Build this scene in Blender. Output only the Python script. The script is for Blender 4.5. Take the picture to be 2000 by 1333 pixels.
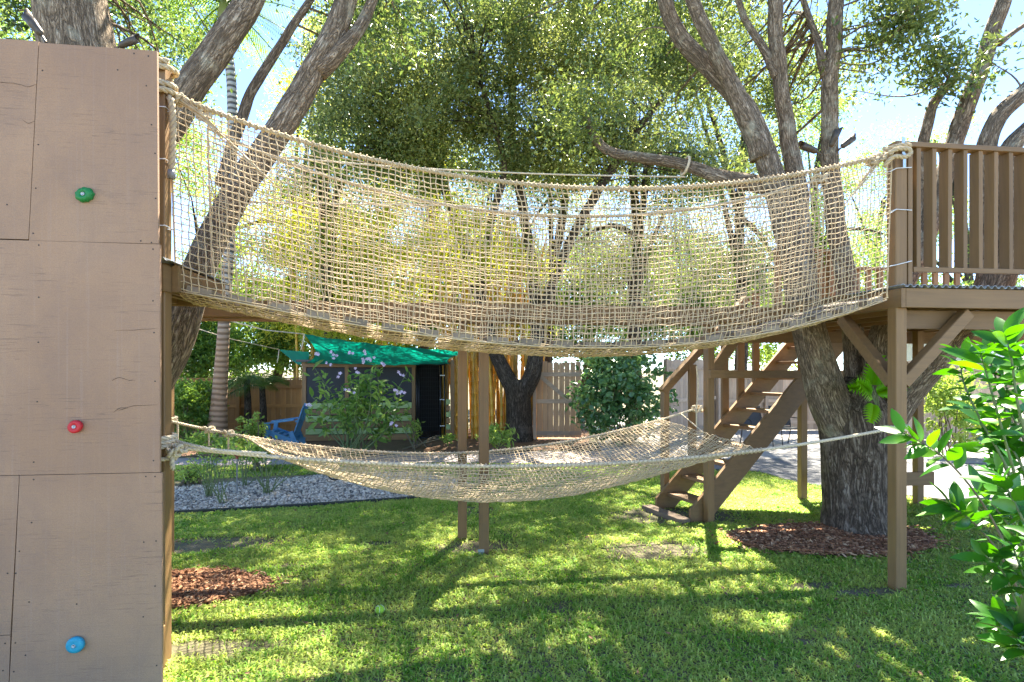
import bpy, math, random
import numpy as np
from mathutils import Vector, Matrix, noise as mnoise

R = math.radians
for o in list(bpy.data.objects):
    bpy.data.objects.remove(o, do_unlink=True)
scene = bpy.context.scene
col = scene.collection

# ------------------------------------------------------------------ camera, sky, sun, exposure
CAMH = 1.77; FPX = 1111.0; YAW = R(7.0); HOR = 720.0
cy_, sy_ = math.cos(YAW), math.sin(YAW)
cam_d = bpy.data.cameras.new('camera')
cam_d.lens = 20.0; cam_d.sensor_width = 36.0; cam_d.shift_y = 0.0268
cam_d.clip_start = 0.05; cam_d.clip_end = 2000
cam = bpy.data.objects.new('camera', cam_d); col.objects.link(cam)
cam.location = (0, 0, CAMH); cam.rotation_euler = (R(90), 0, -YAW)
scene.camera = cam

SUN_EL = R(58.0); SUN_AZ = R(24.0)          # azimuth from +Y towards +X
world = bpy.data.worlds.new('World'); scene.world = world; world.use_nodes = True
wn = world.node_tree
sky = wn.nodes.new('ShaderNodeTexSky'); sky.sky_type = 'NISHITA'; sky.sun_disc = False
sky.sun_elevation = SUN_EL; sky.sun_rotation = SUN_AZ
sky.air_density = 0.5; sky.dust_density = 0.0; sky.ozone_density = 2.5
bg = wn.nodes['Background']; bg.inputs['Strength'].default_value = 0.096
wn.links.new(sky.outputs[0], bg.inputs[0])

sun_d = bpy.data.lights.new('sun', 'SUN'); sun_d.energy = 4.8; sun_d.angle = R(0.53); sun_d.color = (1.0, 0.92, 0.76)
sun = bpy.data.objects.new('sun', sun_d); col.objects.link(sun)
sdir = Vector((math.sin(SUN_AZ)*math.cos(SUN_EL), math.cos(SUN_AZ)*math.cos(SUN_EL), math.sin(SUN_EL)))
sun.rotation_euler = sdir.to_track_quat('Z', 'Y').to_euler(); sun.location = sdir*40

vs = scene.view_settings
vs.view_transform = 'Standard'; vs.look = 'None'; vs.gamma = 1.0; vs.use_curve_mapping = False
vs.exposure = 2.95
scene.render.engine = 'CYCLES'

# ------------------------------------------------------------------ helpers
rng = np.random.default_rng(7)
random.seed(7)

def P(px, py, Z):
    """photo pixel + camera depth in metres -> world point"""
    xc = (px-1000.0)/FPX*Z
    return np.array([xc*cy_+Z*sy_, -xc*sy_+Z*cy_, CAMH-(py-HOR)/FPX*Z])
def G(px, py, z=0.0):
    Z = FPX*(CAMH-z)/(py-HOR)
    return P(px, py, Z)

def tag(o, label=None, cat=None, group=None, kind=None):
    if label: o['label'] = label
    if cat: o['category'] = cat
    if group: o['group'] = group
    if kind: o['kind'] = kind
    return o
def thing(name, label, cat, loc=(0, 0, 0), group=None):
    o = bpy.data.objects.new(name, None); col.objects.link(o)
    o.location = tuple(float(v) for v in loc); o.empty_display_size = 0.1
    return tag(o, label, cat, group)

def raw_mesh(name, V, F, smooth=False, attrs=None):
    """V (n,3); F list of (m,k) int arrays"""
    me = bpy.data.meshes.new(name)
    V = np.asarray(V, dtype=np.float32)
    Fs = [np.asarray(f, dtype=np.int32) for f in F if len(f)]
    nl = sum(f.size for f in Fs); npol = sum(len(f) for f in Fs)
    me.vertices.add(len(V)); me.vertices.foreach_set('co', V.ravel())
    me.loops.add(nl); me.polygons.add(npol)
    me.loops.foreach_set('vertex_index', np.concatenate([f.ravel() for f in Fs]))
    starts = []; c = 0
    for f in Fs:
        k = f.shape[1]; starts.append(np.arange(len(f), dtype=np.int32)*k+c); c += f.size
    me.polygons.foreach_set('loop_start', np.concatenate(starts))
    me.polygons.foreach_set('use_smooth', np.full(npol, bool(smooth)))
    if attrs:
        for an, (dom, typ, data) in attrs.items():
            a = me.attributes.new(an, typ, dom)
            a.data.foreach_set('vector' if typ == 'FLOAT_VECTOR' else 'value', np.asarray(data, dtype=np.float32).ravel())
    me.update(calc_edges=True)
    return me

def wloc(o):
    v = Vector(o.location)
    while o.parent:
        o = o.parent; v = v + Vector(o.location)
    return v

def place(name, me, mat, parent=None, loc=(0, 0, 0)):
    """link mesh data at world location loc; parents are unrotated"""
    o = bpy.data.objects.new(name, me); col.objects.link(o)
    if mat is not None and len(me.materials) == 0: me.materials.append(mat)
    l = Vector([float(v) for v in loc])
    if parent is not None:
        o.parent = parent; l = l - wloc(parent)
    o.location = l
    return o

def mesh_obj(name, V, F, mat, parent=None, smooth=False, attrs=None, origin='center'):
    V = np.asarray(V, dtype=np.float64)
    lo, hi = V.min(0), V.max(0)
    c = np.array([(lo[0]+hi[0])/2, (lo[1]+hi[1])/2, (lo[2]+hi[2])/2 if origin == 'center' else lo[2]])
    me = raw_mesh(name, V-c, F, smooth, attrs)
    return place(name, me, mat, parent, c)

BOXF = np.array([[0, 3, 2, 1], [4, 5, 6, 7], [0, 1, 5, 4], [1, 2, 6, 5], [2, 3, 7, 6], [3, 0, 4, 7]])
class MB:
    def __init__(s): s.V = []; s.F3 = []; s.F4 = []; s.n = 0; s.at = []
    def add(s, V, F4=None, F3=None, at=None):
        V = np.asarray(V, dtype=np.float64)
        if F4 is not None and len(F4): s.F4.append(np.asarray(F4)+s.n)
        if F3 is not None and len(F3): s.F3.append(np.asarray(F3)+s.n)
        s.V.append(V); s.n += len(V)
        if at is not None: s.at.append(at)
    def box(s, x0, x1, y0, y1, z0, z1, bev=0.0):
        V = [(x0, y0, z0), (x1, y0, z0), (x1, y1, z0), (x0, y1, z0), (x0, y0, z1), (x1, y0, z1), (x1, y1, z1), (x0, y1, z1)]
        s.add(V, BOXF)
    def beam(s, p0, p1, w, t, up=(0, 0, 1)):
        """box from p0 to p1; w along the side axis, t along the 'up' axis; small bevel"""
        p0 = np.asarray(p0, float); p1 = np.asarray(p1, float)
        d = p1-p0; d /= np.linalg.norm(d)
        u = np.asarray(up, float); u = u-d*u.dot(d); u /= np.linalg.norm(u); sd = np.cross(d, u)
        b = min(w, t)*0.06
        prof = [(-w/2+b, -t/2), (w/2-b, -t/2), (w/2, -t/2+b), (w/2, t/2-b), (w/2-b, t/2), (-w/2+b, t/2), (-w/2, t/2-b), (-w/2, -t/2+b)]
        V = [p+sd*a+u*c for p in (p0, p1) for a, c in prof]
        n = 8
        F4 = [(i, (i+1) % n, (i+1) % n+n, i+n) for i in range(n)]
        F4 += [(7, 6, 1, 0), (6, 5, 2, 1), (5, 4, 3, 2), (8, 9, 14, 15), (9, 10, 13, 14), (10, 11, 12, 13)]
        s.add(V, F4)
    def prism(s, poly, depth):
        """poly: list of 3D points (planar), depth: vector"""
        n = len(poly); A = np.asarray(poly, float); B = A+np.asarray(depth, float)
        V = np.vstack([A, B]); F4 = [(i, (i+1) % n, (i+1) % n+n, i+n) for i in range(n)]
        F3 = [(0, i+1, i) for i in range(1, n-1)]+[(n, n+i, n+i+1) for i in range(1, n-1)]
        s.add(V, F4, F3)
    def tube(s, pts, rad, sides=6, cap=True, at=False, jit=0.0):
        V, F4, F3, bk = tube_arrays(pts, rad, sides, cap, jit)
        s.add(V, F4, F3, bk if at else None)
    def build(s, name, mat, parent=None, smooth=False, origin='center'):
        V = np.vstack(s.V); F = []
        if s.F4: F.append(np.vstack(s.F4))
        if s.F3: F.append(np.vstack(s.F3))
        attrs = None
        if s.at: attrs = {'bk': ('POINT', 'FLOAT_VECTOR', np.vstack(s.at))}
        return mesh_obj(name, V, F, mat, parent, smooth, attrs, origin)

def frames(pts):
    pts = np.asarray(pts, float); n = len(pts)
    T = np.zeros_like(pts); T[1:-1] = pts[2:]-pts[:-2]; T[0] = pts[1]-pts[0]; T[-1] = pts[-1]-pts[-2]
    T /= np.linalg.norm(T, axis=1)[:, None]+1e-12
    N = np.zeros_like(pts)
    a = np.array([0, 0, 1.0]) if abs(T[0, 2]) < 0.9 else np.array([1.0, 0, 0])
    v = a-T[0]*a.dot(T[0]); N[0] = v/np.linalg.norm(v)
    for i in range(1, n):
        v = N[i-1]-T[i]*N[i-1].dot(T[i]); N[i] = v/(np.linalg.norm(v)+1e-12)
    return T, N, np.cross(T, N)

def tube_arrays(pts, rad, sides=6, cap=True, jit=0.0):
    pts = np.asarray(pts, float); n = len(pts)
    rad = np.full(n, rad) if np.isscalar(rad) else np.asarray(rad, float)
    T, N, B = frames(pts)
    th = np.arange(sides)/sides*2*np.pi
    c, s_ = np.cos(th), np.sin(th)
    rr = rad[:, None]*np.ones((1, sides))
    seg = np.concatenate([[0], np.cumsum(np.linalg.norm(np.diff(pts, axis=0), axis=1))])
    if jit:
        ph = random.random()*50
        for i in range(n):
            for j in range(sides):
                k = mnoise.noise(Vector((c[j]*1.7+ph, s_[j]*1.7, seg[i]*1.6/max(rad[i]*6, .25))))
                k2 = mnoise.noise(Vector((c[j]*5+ph, s_[j]*5, seg[i]*2.2)))
                rr[i, j] *= 1+jit*(k*1.0+k2*0.6)
    V = pts[:, None, :]+rr[:, :, None]*(c[None, :, None]*N[:, None, :]+s_[None, :, None]*B[:, None, :])
    V = V.reshape(-1, 3)
    i = np.arange(n-1)[:, None]*sides; j = np.arange(sides)[None, :]; j2 = (j+1) % sides
    F4 = np.stack([i+j, i+j2, i+sides+j2, i+sides+j], -1).reshape(-1, 4)
    F3 = []
    bk = np.stack([rad[:, None]*c[None, :], rad[:, None]*s_[None, :], np.repeat(seg[:, None], sides, 1)], -1).reshape(-1, 3)
    if cap:
        V = np.vstack([V, pts[0], pts[-1]]); bk = np.vstack([bk, [0, 0, 0], [0, 0, seg[-1]]])
        a, b = len(V)-2, len(V)-1; e = (n-1)*sides
        F3 = [(a, (k+1) % sides, k) for k in range(sides)]+[(b, e+k, e+(k+1) % sides) for k in range(sides)]
    return V, F4, F3, bk

def catmull(pts, per=6):
    pts = np.asarray(pts, float)
    if len(pts) == 2: return np.array([pts[0]+(pts[1]-pts[0])*t for t in np.linspace(0, 1, per+1)])
    Q = np.vstack([2*pts[0]-pts[1], pts, 2*pts[-1]-pts[-2]]); out = []
    for i in range(1, len(Q)-2):
        p0, p1, p2, p3 = Q[i-1:i+3]
        for t in np.arange(per)/per:
            out.append(.5*((2*p1)+(-p0+p2)*t+(2*p0-5*p1+4*p2-p3)*t*t+(-p0+3*p1-3*p2+p3)*t**3))
    out.append(pts[-1]); return np.array(out)
def resample(pts, ds):
    pts = np.asarray(pts, float)
    s = np.concatenate([[0], np.cumsum(np.linalg.norm(np.diff(pts, axis=0), axis=1))])
    n = max(2, int(s[-1]/ds)+1); q = np.linspace(0, s[-1], n)
    return np.stack([np.interp(q, s, pts[:, k]) for k in range(pts.shape[1])], 1)

def rope3(pts, rad, pitch=None, sides=6):
    """three-strand laid rope as real twisted strands"""
    pitch = pitch or rad*7; m = MB()
    p = resample(pts, pitch/8); T, N, B = frames(p)
    s = np.arange(len(p))/8*2*np.pi
    for k in range(3):
        a = s+k*2*np.pi/3
        m.tube(p+(N*np.cos(a)[:, None]+B*np.sin(a)[:, None])*rad*.5, rad*.55, sides)
    return m

# ------------------------------------------------------------------ materials
MATS = {}
def nmat(name):
    m = bpy.data.materials.new(name); m.use_nodes = True
    nt = m.node_tree; b = nt.nodes['Principled BSDF']
    return m, nt, b
def N(nt, t, **kw):
    n = nt.nodes.new(t)
    for k, v in kw.items(): setattr(n, k, v)
    return n
def ramp(nt, fac, stops):
    r = N(nt, 'ShaderNodeValToRGB'); e = r.color_ramp.elements
    while len(e) < len(stops): e.new(0.5)
    for i, (p, c) in enumerate(stops):
        e[i].position = p; e[i].color = (*c, 1) if len(c) == 3 else c
    nt.links.new(fac, r.inputs[0]); return r.outputs[0]
def coords(nt, scale=(1, 1, 1), kind='Object'):
    mp = N(nt, 'ShaderNodeMapping'); mp.inputs['Scale'].default_value = scale
    if kind == 'Position':
        g = N(nt, 'ShaderNodeNewGeometry'); nt.links.new(g.outputs['Position'], mp.inputs[0])
    elif kind.startswith('@'):
        a = N(nt, 'ShaderNodeAttribute'); a.attribute_name = kind[1:]; nt.links.new(a.outputs['Vector'], mp.inputs[0])
    else:
        t = N(nt, 'ShaderNodeTexCoord'); nt.links.new(t.outputs[kind], mp.inputs[0])
    return mp.outputs[0]
def noise_n(nt, vec, scale, detail=4, rough=.6, dist=0.0):
    n = N(nt, 'ShaderNodeTexNoise'); n.inputs['Scale'].default_value = scale; n.inputs['Detail'].default_value = detail
    n.inputs['Roughness'].default_value = rough; n.inputs['Distortion'].default_value = dist
    nt.links.new(vec, n.inputs['Vector']); return n.outputs[0]
def bump(nt, b, h, strength=.3, dist=.01, prev=None):
    n = N(nt, 'ShaderNodeBump'); n.inputs['Strength'].default_value = strength; n.inputs['Distance'].default_value = dist
    nt.links.new(h, n.inputs['Height'])
    if prev is not None: nt.links.new(prev, n.inputs['Normal'])
    nt.links.new(n.outputs[0], b.inputs['Normal']); return n.outputs[0]
def mixc(nt, fac, a, b, mode='MIX'):
    m = N(nt, 'ShaderNodeMix', data_type='RGBA', blend_type=mode)
    if isinstance(fac, (int, float)): m.inputs[0].default_value = fac
    else: nt.links.new(fac, m.inputs[0])
    for s, v in ((6, a), (7, b)):
        if isinstance(v, tuple): m.inputs[s].default_value = (*v[:3], 1)
        else: nt.links.new(v, m.inputs[s])
    return m.outputs[2]
def objrand(nt, colr, amt=.25):
    oi = N(nt, 'ShaderNodeObjectInfo')
    hs = N(nt, 'ShaderNodeHueSaturation'); mr = N(nt, 'ShaderNodeMapRange')
    mr.inputs['To Min'].default_value = 1-amt; mr.inputs['To Max'].default_value = 1+amt
    nt.links.new(oi.outputs['Random'], mr.inputs[0]); nt.links.new(mr.outputs[0], hs.inputs['Value'])
    nt.links.new(colr, hs.inputs['Color']); return hs.outputs[0]

def wood(name, c, axis='z', var=.25, rough=.65, grain=.35, rnd=.12):
    key = name+axis
    if key in MATS: return MATS[key]
    m, nt, b = nmat(key)
    sc = {'x': (1.5, 30, 30), 'y': (30, 1.5, 30), 'z': (30, 30, 1.5)}[axis]
    g = noise_n(nt, coords(nt, sc), 1.0, 6, .65, .4)
    l = noise_n(nt, coords(nt, (1, 1, 1), 'Position'), 1.7, 5, .6)
    dk = tuple(v*(1-var) for v in c); lt = tuple(min(1, v*(1+var)) for v in c)
    c1 = ramp(nt, g, [(.3, dk), (.5, c), (.72, lt)])
    c2 = mixc(nt, .35, c1, ramp(nt, l, [(.3, dk), (.7, lt)]))
    nt.links.new(objrand(nt, c2, rnd), b.inputs['Base Color'])
    b.inputs['Roughness'].default_value = rough
    bump(nt, b, g, grain, .004)
    MATS[key] = m; return m
def brown(axis): return wood('brown_stain_', (.205, .115, .043), axis, .27, .6, .5, .13)
def cedar(axis): return wood('cedar_', (.40, .19, .05), axis, .3, .75, .4, .2)
def greywood(axis): return wood('weathered_', (.44, .33, .23), axis, .28, .8, .5, .22)

def plain(name, c, rough=.5, metal=0.0, var=.12, scale=25, bmp=.1):
    if name in MATS: return MATS[name]
    m, nt, b = nmat(name)
    n = noise_n(nt, coords(nt), scale, 4, .6)
    nt.links.new(ramp(nt, n, [(.3, tuple(v*(1-var) for v in c)), (.7, tuple(min(1, v*(1+var)) for v in c))]), b.inputs['Base Color'])
    b.inputs['Roughness'].default_value = rough; b.inputs['Metallic'].default_value = metal
    if bmp: bump(nt, b, n, bmp, .003)
    MATS[name] = m; return m

def leafmat(name, dark, mid, light, trans=.45, rough=.45, scale=.8, spec=.35, tv=1.9, th=.475):
    if name in MATS: return MATS[name]
    m, nt, b = nmat(name)
    at = N(nt, 'ShaderNodeAttribute'); at.attribute_name = 'rnd'
    oi = N(nt, 'ShaderNodeObjectInfo')
    n = noise_n(nt, coords(nt, (1, 1, 1), 'Position'), scale, 3, .6)
    ma = N(nt, 'ShaderNodeMath', operation='MULTIPLY_ADD'); ma.inputs[1].default_value = .45
    nt.links.new(at.outputs['Fac'], ma.inputs[0]); nt.links.new(n, ma.inputs[2])
    mb = N(nt, 'ShaderNodeMath', operation='MULTIPLY_ADD'); mb.inputs[1].default_value = .3
    nt.links.new(oi.outputs['Random'], mb.inputs[0]); nt.links.new(ma.outputs[0], mb.inputs[2])
    c = ramp(nt, mb.outputs[0], [(.42, dark), (.72, mid), (1.05 if False else .98, light)])
    nt.links.new(c, b.inputs['Base Color']); b.inputs['Roughness'].default_value = rough
    b.inputs['Specular IOR Level'].default_value = spec
    tr = N(nt, 'ShaderNodeBsdfTranslucent')
    hs = N(nt, 'ShaderNodeHueSaturation'); hs.inputs['Hue'].default_value = th; hs.inputs['Saturation'].default_value = 1.1; hs.inputs['Value'].default_value = tv
    nt.links.new(c, hs.inputs['Color']); nt.links.new(hs.outputs[0], tr.inputs[0])
    mx = N(nt, 'ShaderNodeMixShader'); mx.inputs[0].default_value = trans
    nt.links.new(b.outputs[0], mx.inputs[1]); nt.links.new(tr.outputs[0], mx.inputs[2])
    nt.links.new(mx.outputs[0], nt.nodes['Material Output'].inputs[0])
    MATS[name] = m; return m

def barkmat(name, dark, light, fs=1.0, lichen=0.3):
    if name in MATS: return MATS[name]
    m, nt, b = nmat(name)
    n_ = noise_n(nt, coords(nt, (26*fs, 26*fs, 4.2*fs), '@bk'), 1.0, 3, .55, 1.2)
    n2_ = noise_n(nt, coords(nt, (58*fs, 58*fs, 11*fs), '@bk'), 1.0, 3, .6, .8)
    def ridge(x):
        a = N(nt, 'ShaderNodeMath', operation='SUBTRACT'); a.inputs[1].default_value = .5; nt.links.new(x, a.inputs[0])
        b2 = N(nt, 'ShaderNodeMath', operation='ABSOLUTE'); nt.links.new(a.outputs[0], b2.inputs[0]); return b2.outputs[0]
    r1 = ramp(nt, ridge(n_), [(0.0, (0, 0, 0)), (.05, (.55, .55, .55)), (.16, (1, 1, 1))])
    r2 = ramp(nt, ridge(n2_), [(0.0, (.1, .1, .1)), (.07, (.75, .75, .75)), (.2, (1, 1, 1))])
    rid = mixc(nt, .75, r1, r2, 'MULTIPLY')
    fine = noise_n(nt, coords(nt, (60, 60, 22), '@bk'), 1.6, 6, .7)
    h = mixc(nt, .35, rid, fine)
    big = noise_n(nt, coords(nt, (1, 1, 1), 'Position'), 3.5, 5, .65)
    c1 = ramp(nt, h, [(.18, tuple(x*.3 for x in dark)), (.5, dark), (.88, light)])
    c2 = mixc(nt, ramp(nt, big, [(.56, (0, 0, 0)), (.75, (lichen,)*3)]), c1, tuple(min(1, x*1.7+.03) for x in light))
    c3 = mixc(nt, ramp(nt, big, [(.25, (.6,)*3), (.42, (0, 0, 0))]), c2, tuple(x*.7 for x in dark))
    nt.links.new(c3, b.inputs['Base Color']); b.inputs['Roughness'].default_value = .9
    b.inputs['Specular IOR Level'].default_value = .2
    bump(nt, b, h, 1.0, .05)
    MATS[name] = m; return m

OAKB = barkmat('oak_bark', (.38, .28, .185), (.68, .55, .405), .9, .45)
OAKT = barkmat('oak_trunk_bark_shaded', (.19, .138, .095), (.50, .41, .31), .62, .4)  # darker than limb bark: shade and wet on the trunk put into its colour
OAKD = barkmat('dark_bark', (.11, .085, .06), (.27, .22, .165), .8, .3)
OAKL = leafmat('oak_leaf', (.028, .058, .016), (.065, .115, .03), (.15, .20, .055), .38, .33, .9, .5, 1.6, .482)
OAKL2 = leafmat('oak_leaf_far', (.034, .068, .022), (.085, .14, .042), (.22, .26, .085), .4, .3, .55, .5, 1.6, .482)
YLEAF = leafmat('bamboo_leaf', (.11, .18, .025), (.24, .31, .04), (.42, .44, .07), .5, .5, .8)
HEDGE = leafmat('hedge_leaf', (.035, .085, .016), (.08, .17, .03), (.17, .28, .05), .42, .4, .9)
GLOSSY = leafmat('clusia_leaf', (.03, .09, .03), (.07, .165, .05), (.14, .26, .09), .25, .25, 1.3, .6)
FGLEAF = leafmat('shrub_leaf', (.018, .09, .008), (.045, .19, .014), (.16, .36, .03), .42, .33, 1.5, .5, 1.5, .485)
PALE = leafmat('pale_leaf', (.075, .15, .032), (.15, .26, .055), (.27, .38, .09), .42, .45, 1.5)
GRASS = leafmat('grass_blade', (.068, .205, .018), (.15, .335, .037), (.40, .49, .13), .47, .5, 1.6, .25)
PALMF = leafmat('palm_frond', (.04, .10, .02), (.09, .17, .03), (.17, .25, .05), .4, .4, .8)
FERNL = leafmat('philodendron_leaf', (.10, .34, .01), (.17, .46, .015), (.28, .58, .03), .45, .35, 2.0)
STEM = plain('stem', (.16, .13, .08), .8)
GSTEM = plain('green_stem', (.13, .17, .06), .7)
TANR = plain('tan_rope', (.46, .36, .22), .85, 0, .22, 60, .3)
TANNET = plain('tan_net', (.53, .395, .23), .85, 0, .25, 30, .2)
WROPE = plain('white_rope', (.62, .51, .35), .8, 0, .2, 60, .3)
HAMNET = plain('hammock_cord', (.52, .40, .25), .85, 0, .22, 30, .2)
ZINC = plain('galvanised', (.42, .44, .46), .4, .7, .2, 30, .1)
BLACK = plain('black_metal', (.012, .012, .013), .45, .3, .3)
BRONZE = plain('bronze_fixture', (.085, .068, .05), .5, .4, .3)

# ------------------------------------------------------------------ setting
def poly_sheet(name, pts, z, mat, kind='structure', sub=0):
    pts = [(p[0], p[1], z) for p in pts]
    n = len(pts); c = np.mean(pts, 0)
    V = np.vstack([pts, c]); F3 = np.array([(i, (i+1) % n, n) for i in range(n)])
    o = mesh_obj(name, V, [F3], mat)
    if kind: o['kind'] = kind
    return o
def smooth_poly(pts, per=5):
    q = [np.array(p[:2]) for p in pts]; n = len(q); out = []
    for i in range(n):
        p0, p1, p2, p3 = q[i-1], q[i], q[(i+1) % n], q[(i+2) % n]
        for t in np.arange(per)/per:
            out.append(.5*((2*p1)+(-p0+p2)*t+(2*p0-5*p1+4*p2-p3)*t*t+(-p0+3*p1-3*p2+p3)*t**3))
    return np.array(out)
def inside(pts, poly):
    """pts (n,2), poly (m,2) -> bool"""
    x, y = pts[:, 0], pts[:, 1]; r = np.zeros(len(pts), bool)
    a = np.asarray(poly)[:, :2]; b = np.roll(a, -1, 0)
    for (x0, y0), (x1, y1) in zip(a, b):
        if y0 == y1: continue
        c = ((y0 > y) != (y1 > y)) & (x < (x1-x0)*(y-y0)/(y1-y0)+x0)
        r ^= c
    return r

m, nt, b = nmat('soil_thatch')
n1 = noise_n(nt, coords(nt, (1, 1, 1), 'Position'), 1.3, 5, .6); n2 = noise_n(nt, coords(nt, (1, 1, 1), 'Position'), 60, 4, .7)
c = ramp(nt, n1, [(.35, (.115, .115, .05)), (.55, (.16, .14, .075)), (.7, (.23, .185, .12))])
c = mixc(nt, ramp(nt, n2, [(.4, (0, 0, 0)), (.65, (.6,)*3)]), c, (.05, .042, .028))
nt.links.new(c, b.inputs['Base Color']); b.inputs['Roughness'].default_value = .95; bump(nt, b, n2, .8, .02)
SOIL = m
nx = 60
gx = np.concatenate([np.linspace(-400, -12, 8), np.linspace(-10, 16, 40), np.linspace(20, 400, 8)])
gy = np.concatenate([np.linspace(-30, -2, 5), np.linspace(0, 20, 40), np.linspace(24, 700, 10)])
XX, YY = np.meshgrid(gx, gy); idx = np.arange(XX.size).reshape(XX.shape)
GV = np.stack([XX.ravel(), YY.ravel(), np.zeros(XX.size)], 1)
GF = np.stack([idx[:-1, :-1], idx[:-1, 1:], idx[1:, 1:], idx[1:, :-1]], -1).reshape(-1, 4)
o = mesh_obj('ground', GV, [GF], SOIL); o['kind'] = 'structure'

# gravel bed, path, drive
GRAVEL = smooth_poly([G(150, 1018), G(330, 1004), G(560, 991), G(880, 968), G(925, 952), G(870, 932), G(760, 924), G(640, 929), G(500, 940), G(337, 952), G(150, 962)])
m, nt, b = nmat('gravel_base')
v = N(nt, 'ShaderNodeTexVoronoi'); v.inputs['Scale'].default_value = 40; nt.links.new(coords(nt, (1, 1, 1), 'Position'), v.inputs['Vector'])
nt.links.new(ramp(nt, v.outputs['Color'], [(.1, (.08, .077, .072)), (.5, (.27, .26, .245)), (.9, (.5, .48, .45))]), b.inputs['Base Color'])
bump(nt, b, v.outputs['Distance'], .8, .02); b.inputs['Roughness'].default_value = .9
GRAVB = m
poly_sheet('gravel_bed', GRAVEL, .004, GRAVB)
def patterned(name, c0, c1, scale, rough=.85, spots=None):
    m, nt, b = nmat(name)
    n1 = noise_n(nt, coords(nt, (1, 1, 1), 'Position'), scale, 6, .65); n2 = noise_n(nt, coords(nt, (1, 1, 1), 'Position'), scale*60, 3, .7)
    c = mixc(nt, .35, ramp(nt, n1, [(.3, c0), (.7, c1)]), ramp(nt, n2, [(.3, c0), (.7, c1)]))
    nt.links.new(c, b.inputs['Base Color']); b.inputs['Roughness'].default_value = rough; bump(nt, b, n2, .5, .006); return m
CONC = patterned('path_concrete', (.26, .215, .20), (.36, .31, .29), .9)
ASPH = patterned('driveway_asphalt', (.095, .095, .10), (.16, .16, .165), .7)
PALEC = patterned('pale_drive', (.24, .225, .21), (.36, .34, .32), .8)
MULCHB = patterned('mulch_base', (.10, .05, .022), (.22, .11, .05), 4)
PATH = [G(-200, 912), G(330, 911), G(580, 908), G(860, 904), G(1100, 906), G(1320, 910), G(1320, 884), G(1100, 882), G(860, 886), G(580, 893), G(330, 896), G(-200, 898)]
poly_sheet('path', PATH, .006, CONC)
DRIVE = smooth_poly([G(1300, 908), G(1400, 918), G(1480, 922), G(1560, 944), G(1650, 955), G(1750, 966), G(1900, 985), G(2300, 1060), G(3200, 1060), G(3200, 892), G(2100, 888), G(1500, 893), G(1330, 893)], 4)
poly_sheet('driveway', DRIVE, .010, ASPH)
PALED = [G(1180, 898), G(1600, 897), G(1800, 905), G(2600, 915), G(2600, 812), G(1150, 812)]
poly_sheet('parking_court', PALED, .014, PALEC)
BEDM = [G(-100, 893), G(330, 893), G(600, 890), G(900, 883), G(1150, 879), G(1150, 838), G(330, 838), G(-100, 838)]
poly_sheet('planting_bed', BEDM, .008, MULCHB)

def ring_poly(c, rx, ry, n=28, jit=.08, ph=0):
    out = []
    for i in range(n):
        a = i/n*2*math.pi
        k = 1+jit*(mnoise.noise(Vector((math.cos(a)*1.5+ph, math.sin(a)*1.5, ph)))*2)
        out.append((c[0]+rx*k*math.cos(a), c[1]+ry*k*math.sin(a)))
    return np.array(out)
MUL_R = ring_poly(G(1632, 1054), 1.12, .52, ph=3); MUL_L = ring_poly(G(280, 1158), .92, .42, ph=8)
poly_sheet('mulch_ring', MUL_R, .012, MULCHB)
poly_sheet('mulch_ring', MUL_L, .012, MULCHB)

# black edging of the gravel
edge = [G(150, 1019, 0), G(330, 1005, 0), G(560, 992, 0), G(880, 969, 0), G(925, 952, 0)]
mb = MB(); ep = catmull(edge, 6)
for a_, b_ in zip(ep[:-1], ep[1:]):
    mb.beam(a_+np.array([0, 0, .012]), b_+np.array([0, 0, .012]), .02, .06)
tag(mb.build('garden_edging', plain('edging', (.03, .035, .033), .5)), 'low black plastic edging strip between gravel bed and lawn', 'edging')

def scatter(poly, n):
    poly = np.asarray(poly)[:, :2]; lo, hi = poly.min(0), poly.max(0); out = []; k = 0
    while k < n:
        q = lo+rng.random((n*2, 2))*(hi-lo); q = q[inside(q, poly)]; out.append(q); k += len(q)
    return np.vstack(out)[:n]
def stones(name, pts, size, z, mat, flat=.6, label=None, cat=None):
    n = len(pts)
    base = np.array([[1, 0, 0], [0, 1, 0], [-1, 0, 0], [0, -1, 0], [.15, .1, 1], [-.1, 0, -1]], float)
    F = np.array([[0, 1, 4], [1, 2, 4], [2, 3, 4], [3, 0, 4], [1, 0, 5], [2, 1, 5], [3, 2, 5], [0, 3, 5]])
    s = size*(.5+rng.random((n, 1, 1)))
    V = base[None]*(.7+.6*rng.random((n, 6, 3)))*s*np.array([1, .8, flat])
    a = rng.random(n)*6.283; ca, sa = np.cos(a)[:, None], np.sin(a)[:, None]
    x, y = V[..., 0].copy(), V[..., 1].copy(); V[..., 0] = x*ca-y*sa; V[..., 1] = x*sa+y*ca
    V[..., 0] += pts[:, None, 0]; V[..., 1] += pts[:, None, 1]; V[..., 2] += z+(s[..., 0]*flat*.5)
    Fa = (F[None]+np.arange(n)[:, None, None]*6).reshape(-1, 3)
    o = mesh_obj(name, V.reshape(-1, 3), [Fa], mat, attrs={'rnd': ('FACE', 'FLOAT', np.repeat(rng.random(n), 8))})
    return tag(o, label, cat, kind='stuff')
m, nt, b = nmat('gravel_stone')
at = N(nt, 'ShaderNodeAttribute'); at.attribute_name = 'rnd'
nt.links.new(ramp(nt, at.outputs['Fac'], [(0, (.07, .065, .058)), (.4, (.37, .33, .26)), (.85, (.60, .54, .43)), (1, (.76, .69, .56))]), b.inputs['Base Color'])
b.inputs['Roughness'].default_value = .85; GST = m
gp = scatter(GRAVEL, 16000)
stones('gravel', gp, .022, .004, GST, label='loose grey and white gravel filling the edged bed', cat='gravel')

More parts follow.
